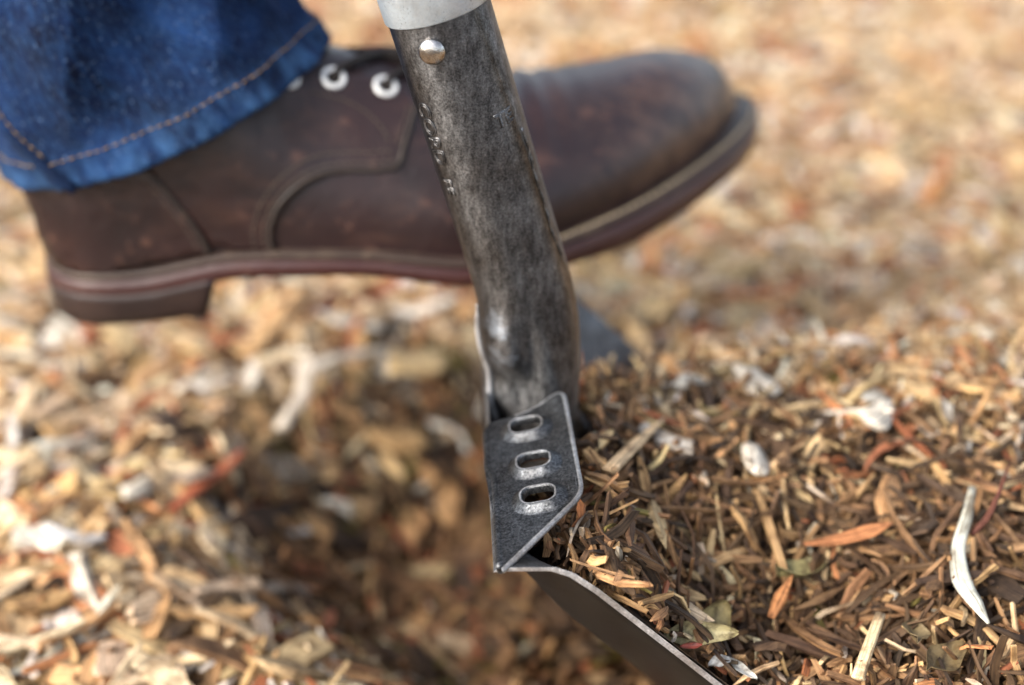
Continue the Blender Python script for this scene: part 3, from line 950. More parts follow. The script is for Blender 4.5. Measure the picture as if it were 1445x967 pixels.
def make_step(sgn):
    PT = 0.0019
    outline = round_poly([(-0.0006, -0.1052), (0.0012, -0.1054), (0.0285, -0.0795), (0.0270, -0.0165), (0.0150, -0.0250), (0.0, -0.0250), (-0.0006, -0.0500), (-0.0006, -0.0800)],
                         [0, 0.0005, 0.0055, 0.0060, 0.006, 0.0, 0.0, 0.0])
    bm = bmesh.new()
    loops = []
    def ring(pts):
        vs_ = [bm.verts.new((p[0], p[1], 0)) for p in pts]
        return [bm.edges.new((vs_[i], vs_[(i + 1) % len(vs_)])) for i in range(len(vs_))]
    edges = ring(outline)
    for (cx, cyy) in SLOTS:
        edges += ring(slot_outline(cx, cyy, 0.0058, 0.0045, 0.0036, 0.0032))
    bmesh.ops.triangle_fill(bm, use_beauty=True, use_dissolve=False, edges=edges)
    # drop the discs inside the slots
    kill = []
    for f in bm.faces:
        c = f.calc_center_median()
        for (cx, cyy) in SLOTS:
            if abs(c.x - cx) < 0.0087 and abs(c.y - cyy + (c.x - cx) * 0.17) < 0.0077:
                vs_ok = all(abs(v.co.x - cx) < 0.0091 and abs(v.co.y - cyy) < 0.0094 for v in f.verts)
                if vs_ok: kill.append(f)
    bmesh.ops.delete(bm, geom=kill, context='FACES_ONLY')
    top = {v: None for v in bm.verts}
    Vt, Ft, mi = [], [], []
    order = list(bm.verts)
    ids = {v: i for i, v in enumerate(order)}
    n = len(order)
    for h in (0.0, -PT):
        for v in order:
            Vt.append(plate_pt(v.co.x, v.co.y, h, sgn))
    for f in bm.faces:
        t = [ids[v] for v in f.verts]
        Ft.append(t); mi.append(0)
        Ft.append([n + i for i in t[::-1]]); mi.append(0)
    for e in bm.edges:
        if len(e.link_faces) == 1:
            a, b_ = ids[e.verts[0]], ids[e.verts[1]]
            Ft.append([a, b_, n + b_, n + a]); mi.append(0)
    bm.free()
    o = mk('foot_step', Vt, Ft, [M['step_steel'], M['edge_steel']], shovel, False, mi)
    fix_normals(o)
    bevel(o, 0.0007, 3, 50, 1)
    e0 = [q for q in outline[1:] if q[0] > 0.0008]
    V, Fc = tube([plate_pt(q[0] + 0.0001, q[1], -0.0009, sgn) for q in e0], 0.00100, 10)
    mk('worn_edge', V, Fc, M['edge_steel'], o)
    for (cx, cyy) in SLOTS:
        # punched collar: plate level -> sloping wall -> worn bright lip -> inner wall
        lv = [(0.0035, 0.0000), (0.0024, 0.0004), (0.0008, 0.0020), (0.0003, 0.0023), (-0.0003, 0.0023), (-0.0007, 0.0016), (-0.0006, -0.0006)]
        V, Fc, mi = [], [], []
        kk = None
        for g, h in lv:
            pts = slot_outline(cx, cyy, 0.0058, 0.0045, 0.0036, g, 8)
            kk = len(pts)
            for p in pts: V.append(plate_pt(p[0], p[1], h, sgn))
        for r in range(len(lv) - 1):
            for k in range(kk):
                k2 = (k + 1) % kk
                Fc.append((r * kk + k, r * kk + k2, (r + 1) * kk + k2, (r + 1) * kk + k)); mi.append(1 if r == 3 else 0)
        rimo = mk('slot_rim', V, Fc, [M['step_steel'], M['edge_steel']], o, True, mi)
        fix_normals(rimo)
    # rolled fold where the plate turns into the blade
    ysn = np.linspace(-0.1045, -0.026, 30)
    pth = [plate_pt(0.0004, y, -0.0012, sgn) for y in ysn]
    V, Fc = tube(pth, 0.0016, 12)
    mk('fold', V, Fc, M['step_steel'], o)
    return o
make_step(1)
make_step(-1)

# socket: tube that flares, dents and flattens into the blade
path = catmull([(-0.0243, 0, 0.176), (-0.0151, 0, 0.143), (-0.0015, 0, 0.094), (0.0120, 0, 0.045), (0.0153, 0, 0.028), (0.0168, 0, 0.012), (0.0172, 0, -0.004), (0.0215, 0, -0.018), (0.035, 0, -0.033), (0.062, 0, -0.058), (0.10, 0, -0.0935)], 16)
kx = np.linspace(0, 10, len(path))
r1 = np.interp(kx, [0, 3, 4, 5, 6, 7, 8, 9, 10], [0.0166, 0.0169, 0.0172, 0.0166, 0.0164, 0.0140, 0.009, 0.005, 0.002])
r2 = np.interp(kx, [0, 3, 4, 5, 6, 7, 8, 9, 10], [0.0166, 0.0170, 0.0180, 0.0190, 0.0195, 0.021, 0.026, 0.024, 0.012])
SEG = 128
V = []
def gauss(a, c, w_):
    d = (a - c + 180) % 360 - 180
    return math.exp(-(d / w_) ** 2)
for i, p in enumerate(path):
    t = path[min(i + 1, len(path) - 1)] - path[max(i - 1, 0)]
    t /= np.linalg.norm(t)
    up = -t
    e1 = np.array([up[2], 0, -up[0]])
    z = p[2]
    flare = float(sstep(z, 0.047, 0.022) if z > 0.022 else sstep(z, 0.004, 0.022))
    waist = math.exp(-((z - 0.004) / 0.014) ** 2)
    low = float(1 - sstep(z, 0.004, 0.024))
    for k in range(SEG):
        w_ = 360 * k / SEG
        f = 1.0
        f += flare * (0.16 * gauss(w_, 222, 38) - 0.15 * gauss(w_, 266, 15) + 0.03 * gauss(w_, 310, 40))
        f += waist * (-0.16 * gauss(w_, 236, 42) + 0.05 * gauss(w_, 186, 12) + 0.03 * gauss(w_, 320, 40))
        f += low * (-0.24 * gauss(w_, 248, 42))
        # mirrored press marks on the hidden half
        f += flare * (0.10 * gauss(w_, 152, 30) - 0.10 * gauss(w_, 98, 20)) + low * (-0.15 * gauss(w_, 105, 36))
        a = RAD(w_)
        V.append(p + e1 * (r1[i] * f * math.cos(a)) + np.array([0, 1, 0]) * (r2[i] * f * math.sin(a)))
Fc = [(i * SEG + k, (i + 1) * SEG + k, (i + 1) * SEG + (k + 1) % SEG, i * SEG + (k + 1) % SEG) for i in range(len(path) - 1) for k in range(SEG)]
Fc += [tuple(range(SEG)), tuple((len(path) - 1) * SEG + k for k in range(SEG))[::-1]]
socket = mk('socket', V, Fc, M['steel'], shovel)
fix_normals(socket)

AX = np.array([-0.0151, 0, 0.143]); BX = np.array([0.0120, 0, 0.045])
TU = (AX - BX) / np.linalg.norm(AX - BX)
E1 = np.array([TU[2], 0, -TU[0]])
E2 = np.array([0, 1.0, 0])
def axis_at(h):                                    # h: metres above the neck along the tube
    return BX + TU * h
def tube_pt(h, ang, r):
    a = RAD(ang)
    return axis_at(h) + E1 * (r * math.cos(a)) + E2 * (r * math.sin(a))
def ring_loft(name, prof, mat, parent, seg=96):
    V = [tube_pt(h, 360 * k / seg, r) for h, r in prof for k in range(seg)]
    Fc = [(i * seg + k, i * seg + (k + 1) % seg, (i + 1) * seg + (k + 1) % seg, (i + 1) * seg + k) for i in range(len(prof) - 1) for k in range(seg)]
    Fc += [tuple(range(seg))[::-1], tuple((len(prof) - 1) * seg + k for k in range(seg))]
    return fix_normals(mk(name, V, Fc, mat, parent))
H0 = 0.0995
ring_loft('collar', [(H0, 0.0160), (H0, 0.0172), (H0 + 0.0004, 0.0176), (H0 + 0.034, 0.0178), (H0 + 0.036, 0.0172), (H0 + 0.036, 0.0150)], M['zinc'], shovel)
ring_loft('shaft', [(H0 + 0.03, 0.0160), (H0 + 0.12, 0.0165), (H0 + 0.5, 0.0175), (H0 + 0.95, 0.0165), (H0 + 0.955, 0.014)], M['ash'], shovel, 48)
# D grip far above the picture
ga = tube_pt(H0 + 0.95, 0, 0)
gp = [ga, ga + TU * 0.03 + E2 * 0.03, ga + TU * 0.07 + E2 * 0.055, ga + TU * 0.105 + E2 * 0.055, ga + TU * 0.105 - E2 * 0.055, ga + TU * 0.07 - E2 * 0.055, ga + TU * 0.03 - E2 * 0.03, ga]
V, Fc = tube(catmull(gp, 6), 0.012, 16, up=(1, 0, 0))
mk('grip', V, Fc, M['ash'], shovel)
# rivet
ra = 270 - 15
rh = 0.0915
c0 = tube_pt(rh, ra, 0.0164)
nr = tube_pt(rh, ra, 1) - tube_pt(rh, ra, 0)
nr /= np.linalg.norm(nr)
ta = np.cross(nr, TU); ta /= np.linalg.norm(ta)
V, Fc = [], []
prof = [(0.0043, -0.001), (0.0044, 0.0006)] + [(0.0044 * math.cos(a), 0.0006 + 0.0026 * math.sin(a)) for a in np.linspace(0.15, 1.45, 9)]
for r, h in prof:
    for k in range(32):
        a = 2 * math.pi * k / 32
        V.append(c0 + nr * h + (ta * math.cos(a) + TU * math.sin(a)) * r)
for i in range(len(prof) - 1):
    for k in range(32):
        Fc.append((i * 32 + k, i * 32 + (k + 1) % 32, (i + 1) * 32 + (k + 1) % 32, (i + 1) * 32 + k))
Fc.append(tuple((len(prof) - 1) * 32 + k for k in range(32)))
fix_normals(mk('rivet', V, Fc, M['rivet'], shovel))
# overlapped seam of the rolled socket
pts = []
for h in np.linspace(0.004, 0.056, 36):
    pts.append(tube_pt(h, 270 + 64 + 1.2 * math.sin(h * 300) + 8 * max(0, 0.02 - h) / 0.02, 0.0170 + 0.00025 * math.sin(h * 900)))
V, Fc = tube(pts, 0.0005, 8)
mk('seam', V, Fc, M['step_steel'], socket)
# open sheet edge of the rolled neck
i0 = [i for i, p in enumerate(path) if -0.012 < p[2] < 0.041]
kk_ = int(SEG * 191 / 360)
SV = [np.array(socket.data.vertices[i * SEG + kk_].co) for i in i0]
Pe = [p + np.array([-0.0004, -0.0008, 0]) for p in SV]
V, Fc = tube(Pe, np.interp(np.linspace(0, 1, len(Pe)), [0, 0.12, 0.9, 1], [0.0003, 0.0011, 0.0012, 0.0010]), 10)
mk('sheet_edge', V, Fc, M['edge_steel'], socket)
# stamped lettering
def stamp(text, size, h0, ang0, along, name='lettering'):
    cu = bpy.data.curves.new('lettering', 'FONT')
    cu.body = text
    cu.size = size
    cu.extrude = 0.0
    cu.resolution_u = 3
    cu.bevel_depth = 0.00036
    cu.bevel_resolution = 1
    cu.fill_mode = 'NONE'
    tmp = bpy.data.objects.new('tmp_text', cu)
    COL.objects.link(tmp)
    bpy.context.view_layer.update()
    me = bpy.data.meshes.new_from_object(tmp.evaluated_get(bpy.context.evaluated_depsgraph_get()))
    me.name = name
    bpy.data.objects.remove(tmp)
    bpy.data.curves.remove(cu)
    RR = 0.0168
    for v in me.vertices:
        tx, ty, tz = v.co
        if along:                                   # reads down the tube, letter tops towards the right
            p = tube_pt(h0 - tx, ang0 + math.degrees(ty / RR), RR + tz)
        else:                                       # reads round the tube
            p = tube_pt(h0 + ty, ang0 + math.degrees(tx / RR), RR + tz)
        v.co = p
    me.materials.clear()
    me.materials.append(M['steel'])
    o = bpy.data.objects.new(name, me)
    COL.objects.link(o)
    o.parent = socket
    return o
stamp('CORD', 0.0078, 0.0745, 210, True)
stamp('FE', 0.0062, 0.0470, 211, True)
stamp('TE', 0.0066, 0.0605, 299, False)

# ------------------------------------------------------------------ person: boot and trouser leg
person = empty('person', (-0.14, 0.555, 0.10))
tag(person, "person's foot in brown leather boot and blue jeans pressing on the shovel step", 'person')
PO = np.array([-0.14, 0.555, 0.10])
boot = empty('boot', (0, 0, 0), person)
boot['label'] = 'worn dark brown leather lace-up boot with white eyelets'
def mkp(name, V, Fc, mats, parent, smooth=True, mi=None):
    V = np.asarray(V, float) - PO
    return mk(name, V, Fc, mats, parent, smooth, mi)

# stations: near x,y | far x,y | sole bottom z | welt top z | top of upper z | roundness | top shift to far side | top narrowing
ST = np.array([
    [-.1975, .546, -.1975, .562, -.2760, -.2645, -.150, 3.0, 0.00, 0.30],
    [-.1925, .527, -.1930, .580, -.2760, -.2645, -.120, 3.0, 0.00, 0.28],
    [-.1760, .513, -.1800, .589, -.2755, -.2640, -.105, 3.2, 0.00, 0.25],
    [-.1480, .510, -.1550, .592, -.2735, -.2615, -.105, 3.2, 0.02, 0.22],
    [-.1150, .510, -.1270, .590, -.2660, -.2545, -.125, 2.8, 0.05, 0.20],
    [-.0850, .510, -.1020, .594, -.2645, -.2535, -.176, 2.4, 0.08, 0.16],
    [-.0550, .512, -.0800, .604, -.2655, -.2550, -.187, 2.2, 0.10, 0.12],
    [-.0200, .513, -.0520, .617, -.2705, -.2590, -.196, 2.1, 0.10, 0.08],
    [ .0050, .520, -.0250, .629, -.2705, -.2585, -.204, 2.1, 0.08, 0.04],
    [ .0300, .536,  .0030, .643, -.2695, -.2570, -.2080, 2.2, 0.04, 0.02],
    [ .0550, .555,  .0330, .658, -.2670, -.2545, -.2095, 2.3, 0.02, 0.00],
    [ .0800, .580,  .0640, .671, -.2630, -.2505, -.2100, 2.4, 0.00, 0.00],
    [ .1004, .605,  .0900, .678, -.2590, -.2465, -.2180, 2.4, 0.00, 0.00],
    [ .1130, .628,  .1060, .676, -.2570, -.2445, -.2290, 2.3, 0.00, 0.00],
    [ .1185, .648,  .1165, .662, -.2565, -.2440, -.2400, 2.2, 0.00, 0.00],
])
ST[:, 4:7] += CAM_H
SS = catmull(ST, 8)
nS = len(SS)
def outline(inset):
    """near and far points of the sole outline, moved inwards"""
    n_, f_ = SS[:, 0:2].copy(), SS[:, 2:4].copy()
    loop = np.vstack([n_, f_[::-1]])
    nx = np.roll(loop, -1, 0) - np.roll(loop, 1, 0)
    nrm = np.stack([-nx[:, 1], nx[:, 0]], -1)
    nrm /= np.linalg.norm(nrm, axis=1)[:, None] + 1e-9
    ctr = loop.mean(0)
    lp = loop + nrm * (np.concatenate([inset, inset[::-1]])[:, None] if np.ndim(inset) else inset)
    return lp[:nS], lp[nS:][::-1]
def slab(levels, rng_=None):
    """levels: list of (inset, z array); closed skin from first (top) to last (bottom)"""
    sel = np.arange(nS) if rng_ is None else rng_
    m_ = len(sel)
    V, Fc = [], []
    for ins, z in levels:
        n_, f_ = outline(ins)
        for i in sel: V.append((n_[i, 0], n_[i, 1], z[i]))
        for i in sel[::-1]: V.append((f_[i, 0], f_[i, 1], z[i]))
    k = 2 * m_
    for l in range(len(levels) - 1):
        for i in range(k):
            i2 = (i + 1) % k
            Fc.append((l * k + i, l * k + i2, (l + 1) * k + i2, (l + 1) * k + i))
    for l in (0, len(levels) - 1):
        for i in range(m_ - 1):
            Fc.append((l * k + i, l * k + i + 1, l * k + k - 2 - i, l * k + k - 1 - i))
    return V, Fc
zb = SS[:, 4] - 0.0032 * sstep(SS[:, 0], 0.012, 0.06)
zw = SS[:, 5] + 0.0012 * sstep(SS[:, 0], 0.0, 0.06)
V, Fc = slab([(0.0012, zw), (0.0002, zw - 0.0006), (0.0002, zw - 0.0028), (0.0010, zw - 0.0034)])
fix_normals(mkp('welt', V, Fc, M['welt'], boot))
V, Fc = slab([(0.0008, zw - 0.0032), (-0.0004, zw - 0.0040), (-0.0008, zb + 0.0025), (0.0006, zb + 0.0004), (0.0020, zb)])
fix_normals(mkp('sole', V, Fc, M['sole'], boot))
hs_ = np.nonzero((SS[:, 0] < -0.1180))[0]
hz = np.interp(SS[:, 0], [-0.206, -0.13], [CAM_H - 0.2935, CAM_H - 0.2850])
V, Fc = slab([(0.0006, zb + 0.0030), (-0.0009, zb + 0.0022), (-0.0007, zb - 0.001), (0.0002, zb * 0.5 + hz * 0.5), (0.0014, hz + 0.0022), (0.0045, hz)], hs_)
V = [(p[0] - (0.007 * float(sstep(p[0], -0.150, -0.118)) * min(1.0, max(0.0, (CAM_H - 0.2640 - p[2]) / 0.02))), p[1], p[2]) for p in V]
fix_normals(mkp('heel', V, Fc, M['heel'], boot))

# upper
un, uf = outline(np.interp(SS[:, 0], [-0.2, -0.12, -0.06, 0.0, 0.05, 0.09, 0.12], [0.0022, 0.0040, 0.0050, 0.0062, 0.0070, 0.0085, 0.0105]))
NT = 56
V = []
for i in range(nS):
    z0, z1, n_, shift, narrow = zw[i] - 0.001, SS[i, 6], SS[i, 7], SS[i, 8], SS[i, 9]
    a, b_ = un[i], uf[i]
    mid = (a + b_) / 2; half = (a - b_) / 2
    for k in range(NT + 1):
        th = math.pi * k / NT
        c, s_ = math.cos(th), math.sin(th)
        ac = math.copysign(abs(c) ** (2 / n_), c)
        upv = abs(s_) ** (2 / n_)
        bulge = 1 + 0.07 * math.sin(math.pi * min(1, upv * 1.6)) * (1 if upv < 0.62 else 0) 
        wv = ac * (1 - narrow * upv) * (1 + 0.055 * math.sin(math.pi * min(1.0, upv / 0.7)))
        xy = mid + half * wv - half * shift * upv
        z = z0 + (z1 - z0) * upv
        lean = 0.30 * max(0, z - (CAM_H - 0.215)) if SS[i, 0] < -0.09 else 0
        x_ = xy[0] - lean
        # creases across the flex of the vamp
        xm = xy[0]
        fl = math.exp(-((xm - 0.0) / 0.022) ** 2) * upv
        z -= 0.0013 * fl * math.sin(xm * 520 + xy[1] * 120)
        # heel counter swells backwards a little
        if i < 24: x_ -= 0.011 * float(sstep(z - z0, 0.002, 0.034)) * (1 - i / 24)
        V.append((x_, xy[1], z))
w1 = NT + 1
Fc = [(i * w1 + k, (i + 1) * w1 + k, (i + 1) * w1 + k + 1, i * w1 + k + 1) for i in range(nS - 1) for k in range(NT)]
Fc += [tuple(range(w1)), tuple((nS - 1) * w1 + k for k in range(w1))[::-1]]
upper = mkp('upper', V, Fc, M['leather'], boot)
fix_normals(upper)
UV_ = [tuple(map(float, v)) for v in V]
BV = BVHTree.FromPolygons([Vector(v) for v in UV_], [f for f in Fc if len(f) == 4])
def boot_hit(u, v, off=0.0):
    d = Vector(ray(u, v)).normalized()
    loc, nor, i_, dist = BV.ray_cast(Vector(CO), d)
    if loc is None:
        return None, None
    if nor.dot(d) > 0: nor = -nor
    return np.array(loc + nor * off), np.array(nor)

def strip(uv, half, off, n=8, seg=8, flat=0.35):
    """raised ribbon along a seam on the upper"""
    P = catmull(np.array(uv, float), n)
    pts, nors = [], []
    for q in P:
        l, nn = boot_hit(q[0], q[1], off)
        if l is not None: pts.append(l); nors.append(nn)
    V, Fc = [], []
    m_ = len(pts)
    for i in range(m_):
        t = pts[min(i + 1, m_ - 1)] - pts[max(0, i - 1)]
        t /= np.linalg.norm(t) + 1e-12
        s_ = np.cross(t, nors[i]); s_ /= np.linalg.norm(s_) + 1e-12
        for k in range(seg):
            w_ = 2 * math.pi * k / seg
            V.append(pts[i] + s_ * half * math.cos(w_) + nors[i] * half * flat * math.sin(w_))
    for i in range(m_ - 1):
        for k in range(seg):
            Fc.append((i * seg + k, i * seg + (k + 1) % seg, (i + 1) * seg + (k + 1) % seg, (i + 1) * seg + k))
    return V, Fc
def stitches(uv, off, length=0.0019, gap=0.0011, r=0.00038):
    P = catmull(np.array(uv, float), 24)
    pts = [boot_hit(q[0], q[1], off)[0] for q in P]
    pts = np.array([p for p in pts if p is not None])
    seg = np.linalg.norm(np.diff(pts, axis=0), axis=1)
    cum = np.concatenate([[0], np.cumsum(seg)])
    acc = Acc()
    s_ = 0
    while s_ + length < cum[-1]:
        a = np.array([np.interp(s_, cum, pts[:, k]) for k in range(3)])
        b_ = np.array([np.interp(s_ + length, cum, pts[:, k]) for k in range(3)])
        acc.add(tube([a, (a + b_) / 2, b_], [r * 0.6, r, r * 0.6], 6))
        s_ += length + gap
    return acc

# quarter: second layer of leather that carries the eyelets and overlaps the vamp
def patch(poly, off, thick_edge=True, step=5.0):
    P = np.array(poly, float)
    lo, hi = P.min(0), P.max(0)
    bm = bmesh.new()
    dense = []
    for i in range(len(P)):
        a, b_ = P[i], P[(i + 1) % len(P)]
        k = max(1, int(np.linalg.norm(b_ - a) / step))
        for t in range(k): dense.append(a + (b_ - a) * t / k)
    def inside(p):
        c = False
        j = len(P) - 1
        for i in range(len(P)):
            if (P[i, 1] > p[1]) != (P[j, 1] > p[1]) and p[0] < (P[j, 0] - P[i, 0]) * (p[1] - P[i, 1]) / (P[j, 1] - P[i, 1]) + P[i, 0]: c = not c
            j = i
        return c
    from mathutils.geometry import delaunay_2d_cdt
    D = np.array(dense)
    pts = [Vector(d) for d in dense]
    for x in np.arange(lo[0] + 3, hi[0], step * 2):
        for y in np.arange(lo[1] + 3, hi[1], step * 2):
            if inside((x, y)) and np.min(np.hypot(*(D - (x, y)).T)) > step: pts.append(Vector((x, y)))
    nd = len(dense)
    vv, ee, ff, *_ = delaunay_2d_cdt(pts, [(i, (i + 1) % nd) for i in range(nd)], [], 1, 1e-4)
    hit = [boot_hit(p[0], p[1], off) for p in vv]
    base = [boot_hit(p[0], p[1], -0.0006) for p in vv]
    Vt = [h[0] if h[0] is not None else None for h in hit]
    good = [i for i, h in enumerate(Vt) if h is not None]
    re_ = {g: k for k, g in enumerate(good)}
    V = [Vt[g] for g in good] + [base[g][0] for g in good]
    ng = len(good)
    Fc = []
    cnt = {}
    for f in ff:
        if not all(i in re_ for i in f): continue
        t = [re_[i] for i in f]
        pp = np.array([V[i] for i in t])
        if max(np.linalg.norm(pp[i] - pp[i - 1]) for i in range(len(pp))) > 0.02: continue
        Fc.append(tuple(t))
        for i in range(len(t)):
            e = tuple(sorted((t[i], t[i - 1]))); cnt[e] = cnt.get(e, 0) + 1
    for (a, b_), k in cnt.items():
        if k == 1: Fc.append((a, b_, ng + b_, ng + a))
    return V, Fc
QUART = [(420, 92), (470, 96), (520, 104), (566, 116), (590, 140), (588, 160), (578, 185), (570, 215), (566, 232), (555, 241), (530, 244), (495, 244), (465, 248), (435, 260), (410, 280), (393, 302), (386, 325), (390, 354),
         (340, 352), (300, 345), (262, 300), (215, 248), (205, 235), (290, 185), (380, 110)]
V, Fc = patch(QUART, 0.0015)
fix_normals(mkp('quarter', V, Fc, M['leather'], boot, True))
COUNTER = [(205, 236), (225, 256), (255, 290), (283, 326), (298, 356), (240, 366), (160, 384), (90, 384), (62, 340), (44, 262), (110, 255)]
V, Fc = patch(COUNTER, 0.0020)
fix_normals(mkp('heel_counter', V, Fc, M['leather'], boot, True))
for uv, off in (([(560, 236), (528, 240), (490, 240), (460, 244), (430, 256), (404, 277), (388, 300), (381, 326), (384, 352)], 0.0013),
                ([(586, 150), (576, 185), (568, 212), (563, 230), (553, 238)], 0.0013),
                ([(205, 238), (225, 257), (254, 291), (281, 327), (295, 354)], 0.0019)):
    V, Fc = strip(uv, 0.0011, off, 8, 8, 0.7)
    mkp('leather_edge', V, Fc, M['leather_edge'], boot)
acc = Acc()
for uv in ([(556, 226), (525, 230), (490, 230), (455, 235), (425, 247), (397, 270), (379, 297), (372, 326), (375, 350)],
           [(552, 214), (520, 216), (485, 216), (447, 220), (412, 236), (384, 262), (366, 292), (358, 326), (360, 348)],
           [(437, 131), (460, 137), (487, 144), (508, 155), (526, 169), (540, 185), (550, 204)],
           [(576, 152), (567, 180), (560, 205)],
           [(196, 243), (216, 262), (244, 296), (270, 331), (283, 356)]):
    a = stitches(uv, 0.0019)
    acc.V, acc.F = acc.V, acc.F
    acc.add((a.V, a.F))
o = mkp('stitching', acc.V, acc.F, M['thread'], boot)
o['kind'] = 'stuff'
# welt stitching: along the top of the welt
acc = Acc()
wn_, wf_ = outline(0.0026)
for arr in (wn_, wf_):
    P = np.column_stack([arr, zw + 0.0001])[62:]
    seg = np.linalg.norm(np.diff(P, axis=0), axis=1); cum = np.concatenate([[0], np.cumsum(seg)])
    s_ = 0
    while s_ + 0.003 < cum[-1]:
        a = np.array([np.interp(s_, cum, P[:, k]) for k in range(3)]); b_ = np.array([np.interp(s_ + 0.003, cum, P[:, k]) for k in range(3)])
        acc.add(tube([a, (a + b_) / 2, b_], [0.0005, 0.0007, 0.0005], 6))
        s_ += 0.0042
o = mkp('welt_stitching', acc.V, acc.F, M['welt_thread'], boot)
o['kind'] = 'stuff'

# eyelets and laces
def frame_at(u, v, off):
    l, nn = boot_hit(u, v, off)
    a = np.cross(nn, (0, 0, 1)); a /= np.linalg.norm(a)
    return l, nn, a, np.cross(nn, a)
EYE = [(405, 110), (470, 113), (543, 125)]
eye_pos = []
for (u, v) in EYE:
    l, nn, a, c = frame_at(u, v, 0.0016)
    eye_pos.append((l, nn))
    prof = [(0.0050, -0.0003), (0.0050, 0.0004), (0.0045, 0.0009), (0.0036, 0.0009), (0.0030, 0.0004), (0.0029, -0.0006)]
    V, Fc = [], []
    for r, h in prof:
        for k in range(28):
            w_ = 2 * math.pi * k / 28
            V.append(l + nn * h + (a * math.cos(w_) + c * math.sin(w_)) * r)
    for i in range(len(prof) - 1):
        for k in range(28):
            Fc.append((i * 28 + k, i * 28 + (k + 1) % 28, (i + 1) * 28 + (k + 1) % 28, (i + 1) * 28 + k))
    e_ = fix_normals(mkp('eyelet', V, Fc, M['eyelet'], boot))
    V = [l + nn * 0.0001 + (a * math.cos(2 * math.pi * k / 20) + c * math.sin(2 * math.pi * k / 20)) * 0.0030 for k in range(20)]
    mkp('eyelet_hole', V, [tuple(range(20))], M['dark'], boot)
def lace(uv, off, r):
    P = []
    for i, q in enumerate(uv):
        l, nn = boot_hit(q[0], q[1], off[i])
        if l is None:
            l = on_y(q[0], q[1], 0.585)
        P.append(l)
    P = catmull(P, 8)
    V, Fc = tube(P, r, 10)
    V = np.array(V)
    return mkp('lace', V, Fc, M['lace'], boot)
for (u, v), dx in zip(EYE[1:], (0, 0)):
    lace([(u, v + 2), (u + 5, v - 7), (u + 18, v - 16), (u + 40, v - 24), (u + 70, v - 30)], [0.0008, 0.0030, 0.0028, 0.0024, 0.0022], 0.0016)

for ys, r in ((((418, 92), (450, 80), (490, 77), (530, 76), (575, 76), (630, 80)), 0.0030), (((425, 90), (460, 88), (500, 88), (545, 84), (590, 86), (635, 92)), 0.0024)):
    V, Fc = tube(catmull([on_y(u, v, 0.566) for u, v in ys], 8), r, 10)
    mkp('lace', V, Fc, M['lace'], boot)

# trouser leg
HC = np.array([-0.1425, 0.556, CAM_H - 0.2110])
hx_dir = np.array([0.945, 0, 0.345]); hx_dir /= np.linalg.norm(hx_dir)
hy_dir = np.array([0, 1.0, 0])
leg_up = np.array([-0.40, 0.02, 0.915]); leg_up /= np.linalg.norm(leg_up)
NA = 220
lv = np.concatenate([np.linspace(0, 0.013, 9), np.linspace(0.0145, 0.14, 70), np.linspace(0.145, 0.5, 40)])
def jean_pt(w_, s_, off=0.0):
    a, bb = 0.0725, 0.0560
    fx, fy = math.cos(w_), math.sin(w_)
    grow = 1 + 0.10 * s_
    # folds: broad soft pleats running up and round the leg
    wr = 0.0052 * math.sin(3 * w_ + 34 * s_ + 1.0) * min(1, s_ / 0.05) + 0.0040 * math.sin(5 * w_ - 60 * s_ + 0.4) * min(1, s_ / 0.04) \
        - 0.0042 * abs(math.sin(3.5 * w_ - 30 * s_ + 0.7)) ** 0.5 * min(1, s_ / 0.03) - 0.0030 * abs(math.sin(6 * w_ + 75 * s_)) ** 0.6 * min(1, s_ / 0.02) + 0.0018 * math.sin(9 * w_ + 95 * s_) * min(1, s_ / 0.03) + 0.0010 * math.sin(15 * w_ + 2 * math.sin(40 * s_))
    if s_ < 0.0128: wr += 0.0010 + 0.00045 * math.sin(60 * w_ + 200 * s_) + 0.0003 * math.sin(97 * w_)
    if s_ < 0.0015: wr -= 0.0006
    p = HC + hx_dir * (fx * (a * grow + wr + off)) + hy_dir * (fy * (bb * grow + wr + off)) + leg_up * s_
    p = p + np.array([0, 0, 0.006 * (fx * fx - 0.5)]) * (1 - min(1, s_ / 0.1))   # hem sags at the sides
    return p
V = []
for side in (0, 1):
    for s_ in lv:
        for k in range(NA):
            V.append(jean_pt(2 * math.pi * k / NA, s_, -0.0016 * side - (0.0012 * side if s_ < 0.013 else 0)))
nl_ = len(lv) * NA
Fc = []
for i in range(len(lv) - 1):
    for k in range(NA):
        k2 = (k + 1) % NA
        Fc.append((i * NA + k, i * NA + k2, (i + 1) * NA + k2, (i + 1) * NA + k))
        Fc.append((nl_ + i * NA + k, nl_ + (i + 1) * NA + k, nl_ + (i + 1) * NA + k2, nl_ + i * NA + k2))
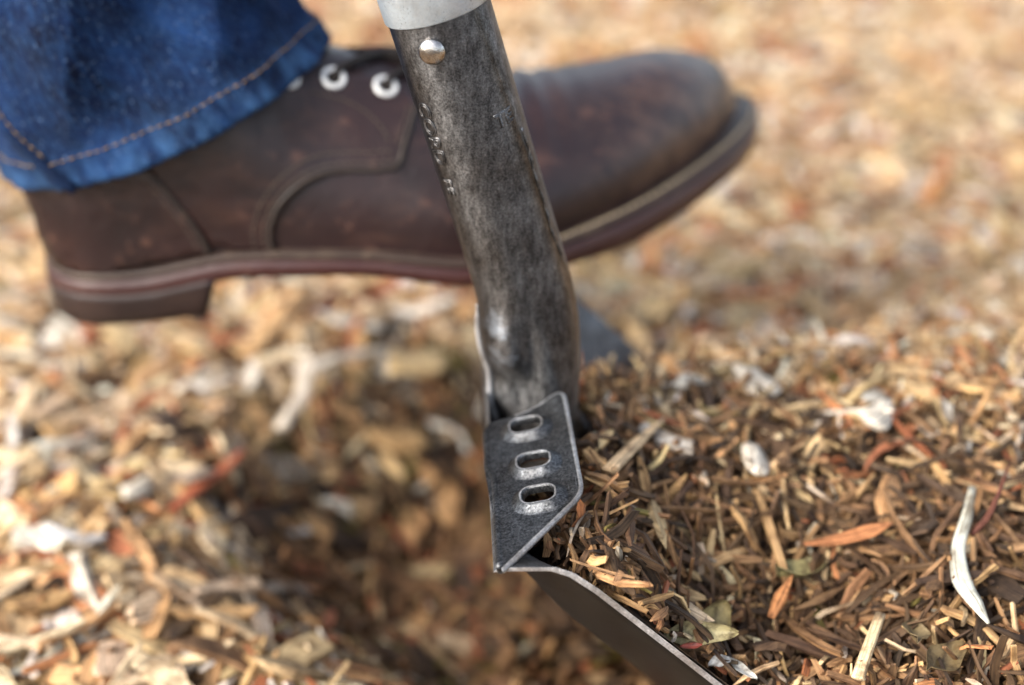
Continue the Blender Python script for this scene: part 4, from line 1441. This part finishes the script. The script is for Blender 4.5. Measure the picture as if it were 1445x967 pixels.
for k in range(NA):
    k2 = (k + 1) % NA
    Fc.append((k, nl_ + k, nl_ + k2, k2))
    t0 = (len(lv) - 1) * NA
    Fc.append((t0 + k, t0 + k2, nl_ + t0 + k2, nl_ + t0 + k))
jean = mkp('trouser_leg', V, Fc, M['denim'], person)
jean['label'] = 'dark blue denim trouser leg with tan hem stitching'
uvl = jean.data.uv_layers.new(name='weave')
li = np.zeros(len(jean.data.loops), np.int32)
jean.data.loops.foreach_get('vertex_index', li)
kk = li % NA
ss_ = lv[(li % nl_) // NA]
fi = np.repeat(np.arange(len(jean.data.polygons)), 4)
kmax = np.zeros(len(jean.data.polygons)); np.maximum.at(kmax, fi, kk)
kk = np.where((kk == 0) & (kmax[fi] == NA - 1), NA, kk)
uvl.data.foreach_set('uv', np.column_stack([kk / NA * 0.405, ss_]).reshape(-1).astype(np.float32))
acc = Acc()
def jstitch(fn, n, L):
    for k in range(n):
        a = np.array(fn(k / n)); b_ = np.array(fn((k + 0.66) / n))
        acc.add(tube([a, (a + b_) / 2, b_], [0.00026, 0.00036, 0.00026], 6))
jstitch(lambda t: jean_pt(2 * math.pi * t, 0.0119, 0.0004), 120, 0)
def SEAMW(s_): return RAD(249) - 8.5 * min(s_, 0.075)
for dw in (-0.06, 0.05):
    jstitch(lambda t, dw=dw: jean_pt(SEAMW(0.015 + t * 0.4) + dw, 0.015 + t * 0.4, 0.0009), 120, 0)
o = mkp('hem_stitching', acc.V, acc.F, M['jean_thread'], jean)
o['kind'] = 'stuff'
V, Fc = tube([jean_pt(SEAMW(s_), s_, 0.0002) for s_ in np.linspace(0.0, 0.48, 160)], 0.0030, 10, 0.8)
sm = mkp('side_seam', V, Fc, M['denim'], jean)
uvl = sm.data.uv_layers.new(name='weave')
# shin inside the cloth so the leg is not hollow
V, Fc = tube([np.array([-0.150, 0.552, CAM_H - 0.20]), np.array([-0.175, 0.553, CAM_H - 0.14]), np.array([-0.22, 0.555, CAM_H - 0.05]), HC + leg_up * 0.3, HC + leg_up * 0.49], [0.030, 0.032, 0.042, 0.05, 0.052], 24)
mkp('sock', V, Fc, plain('grey_sock', (0.08, 0.08, 0.085), 0.95), person)
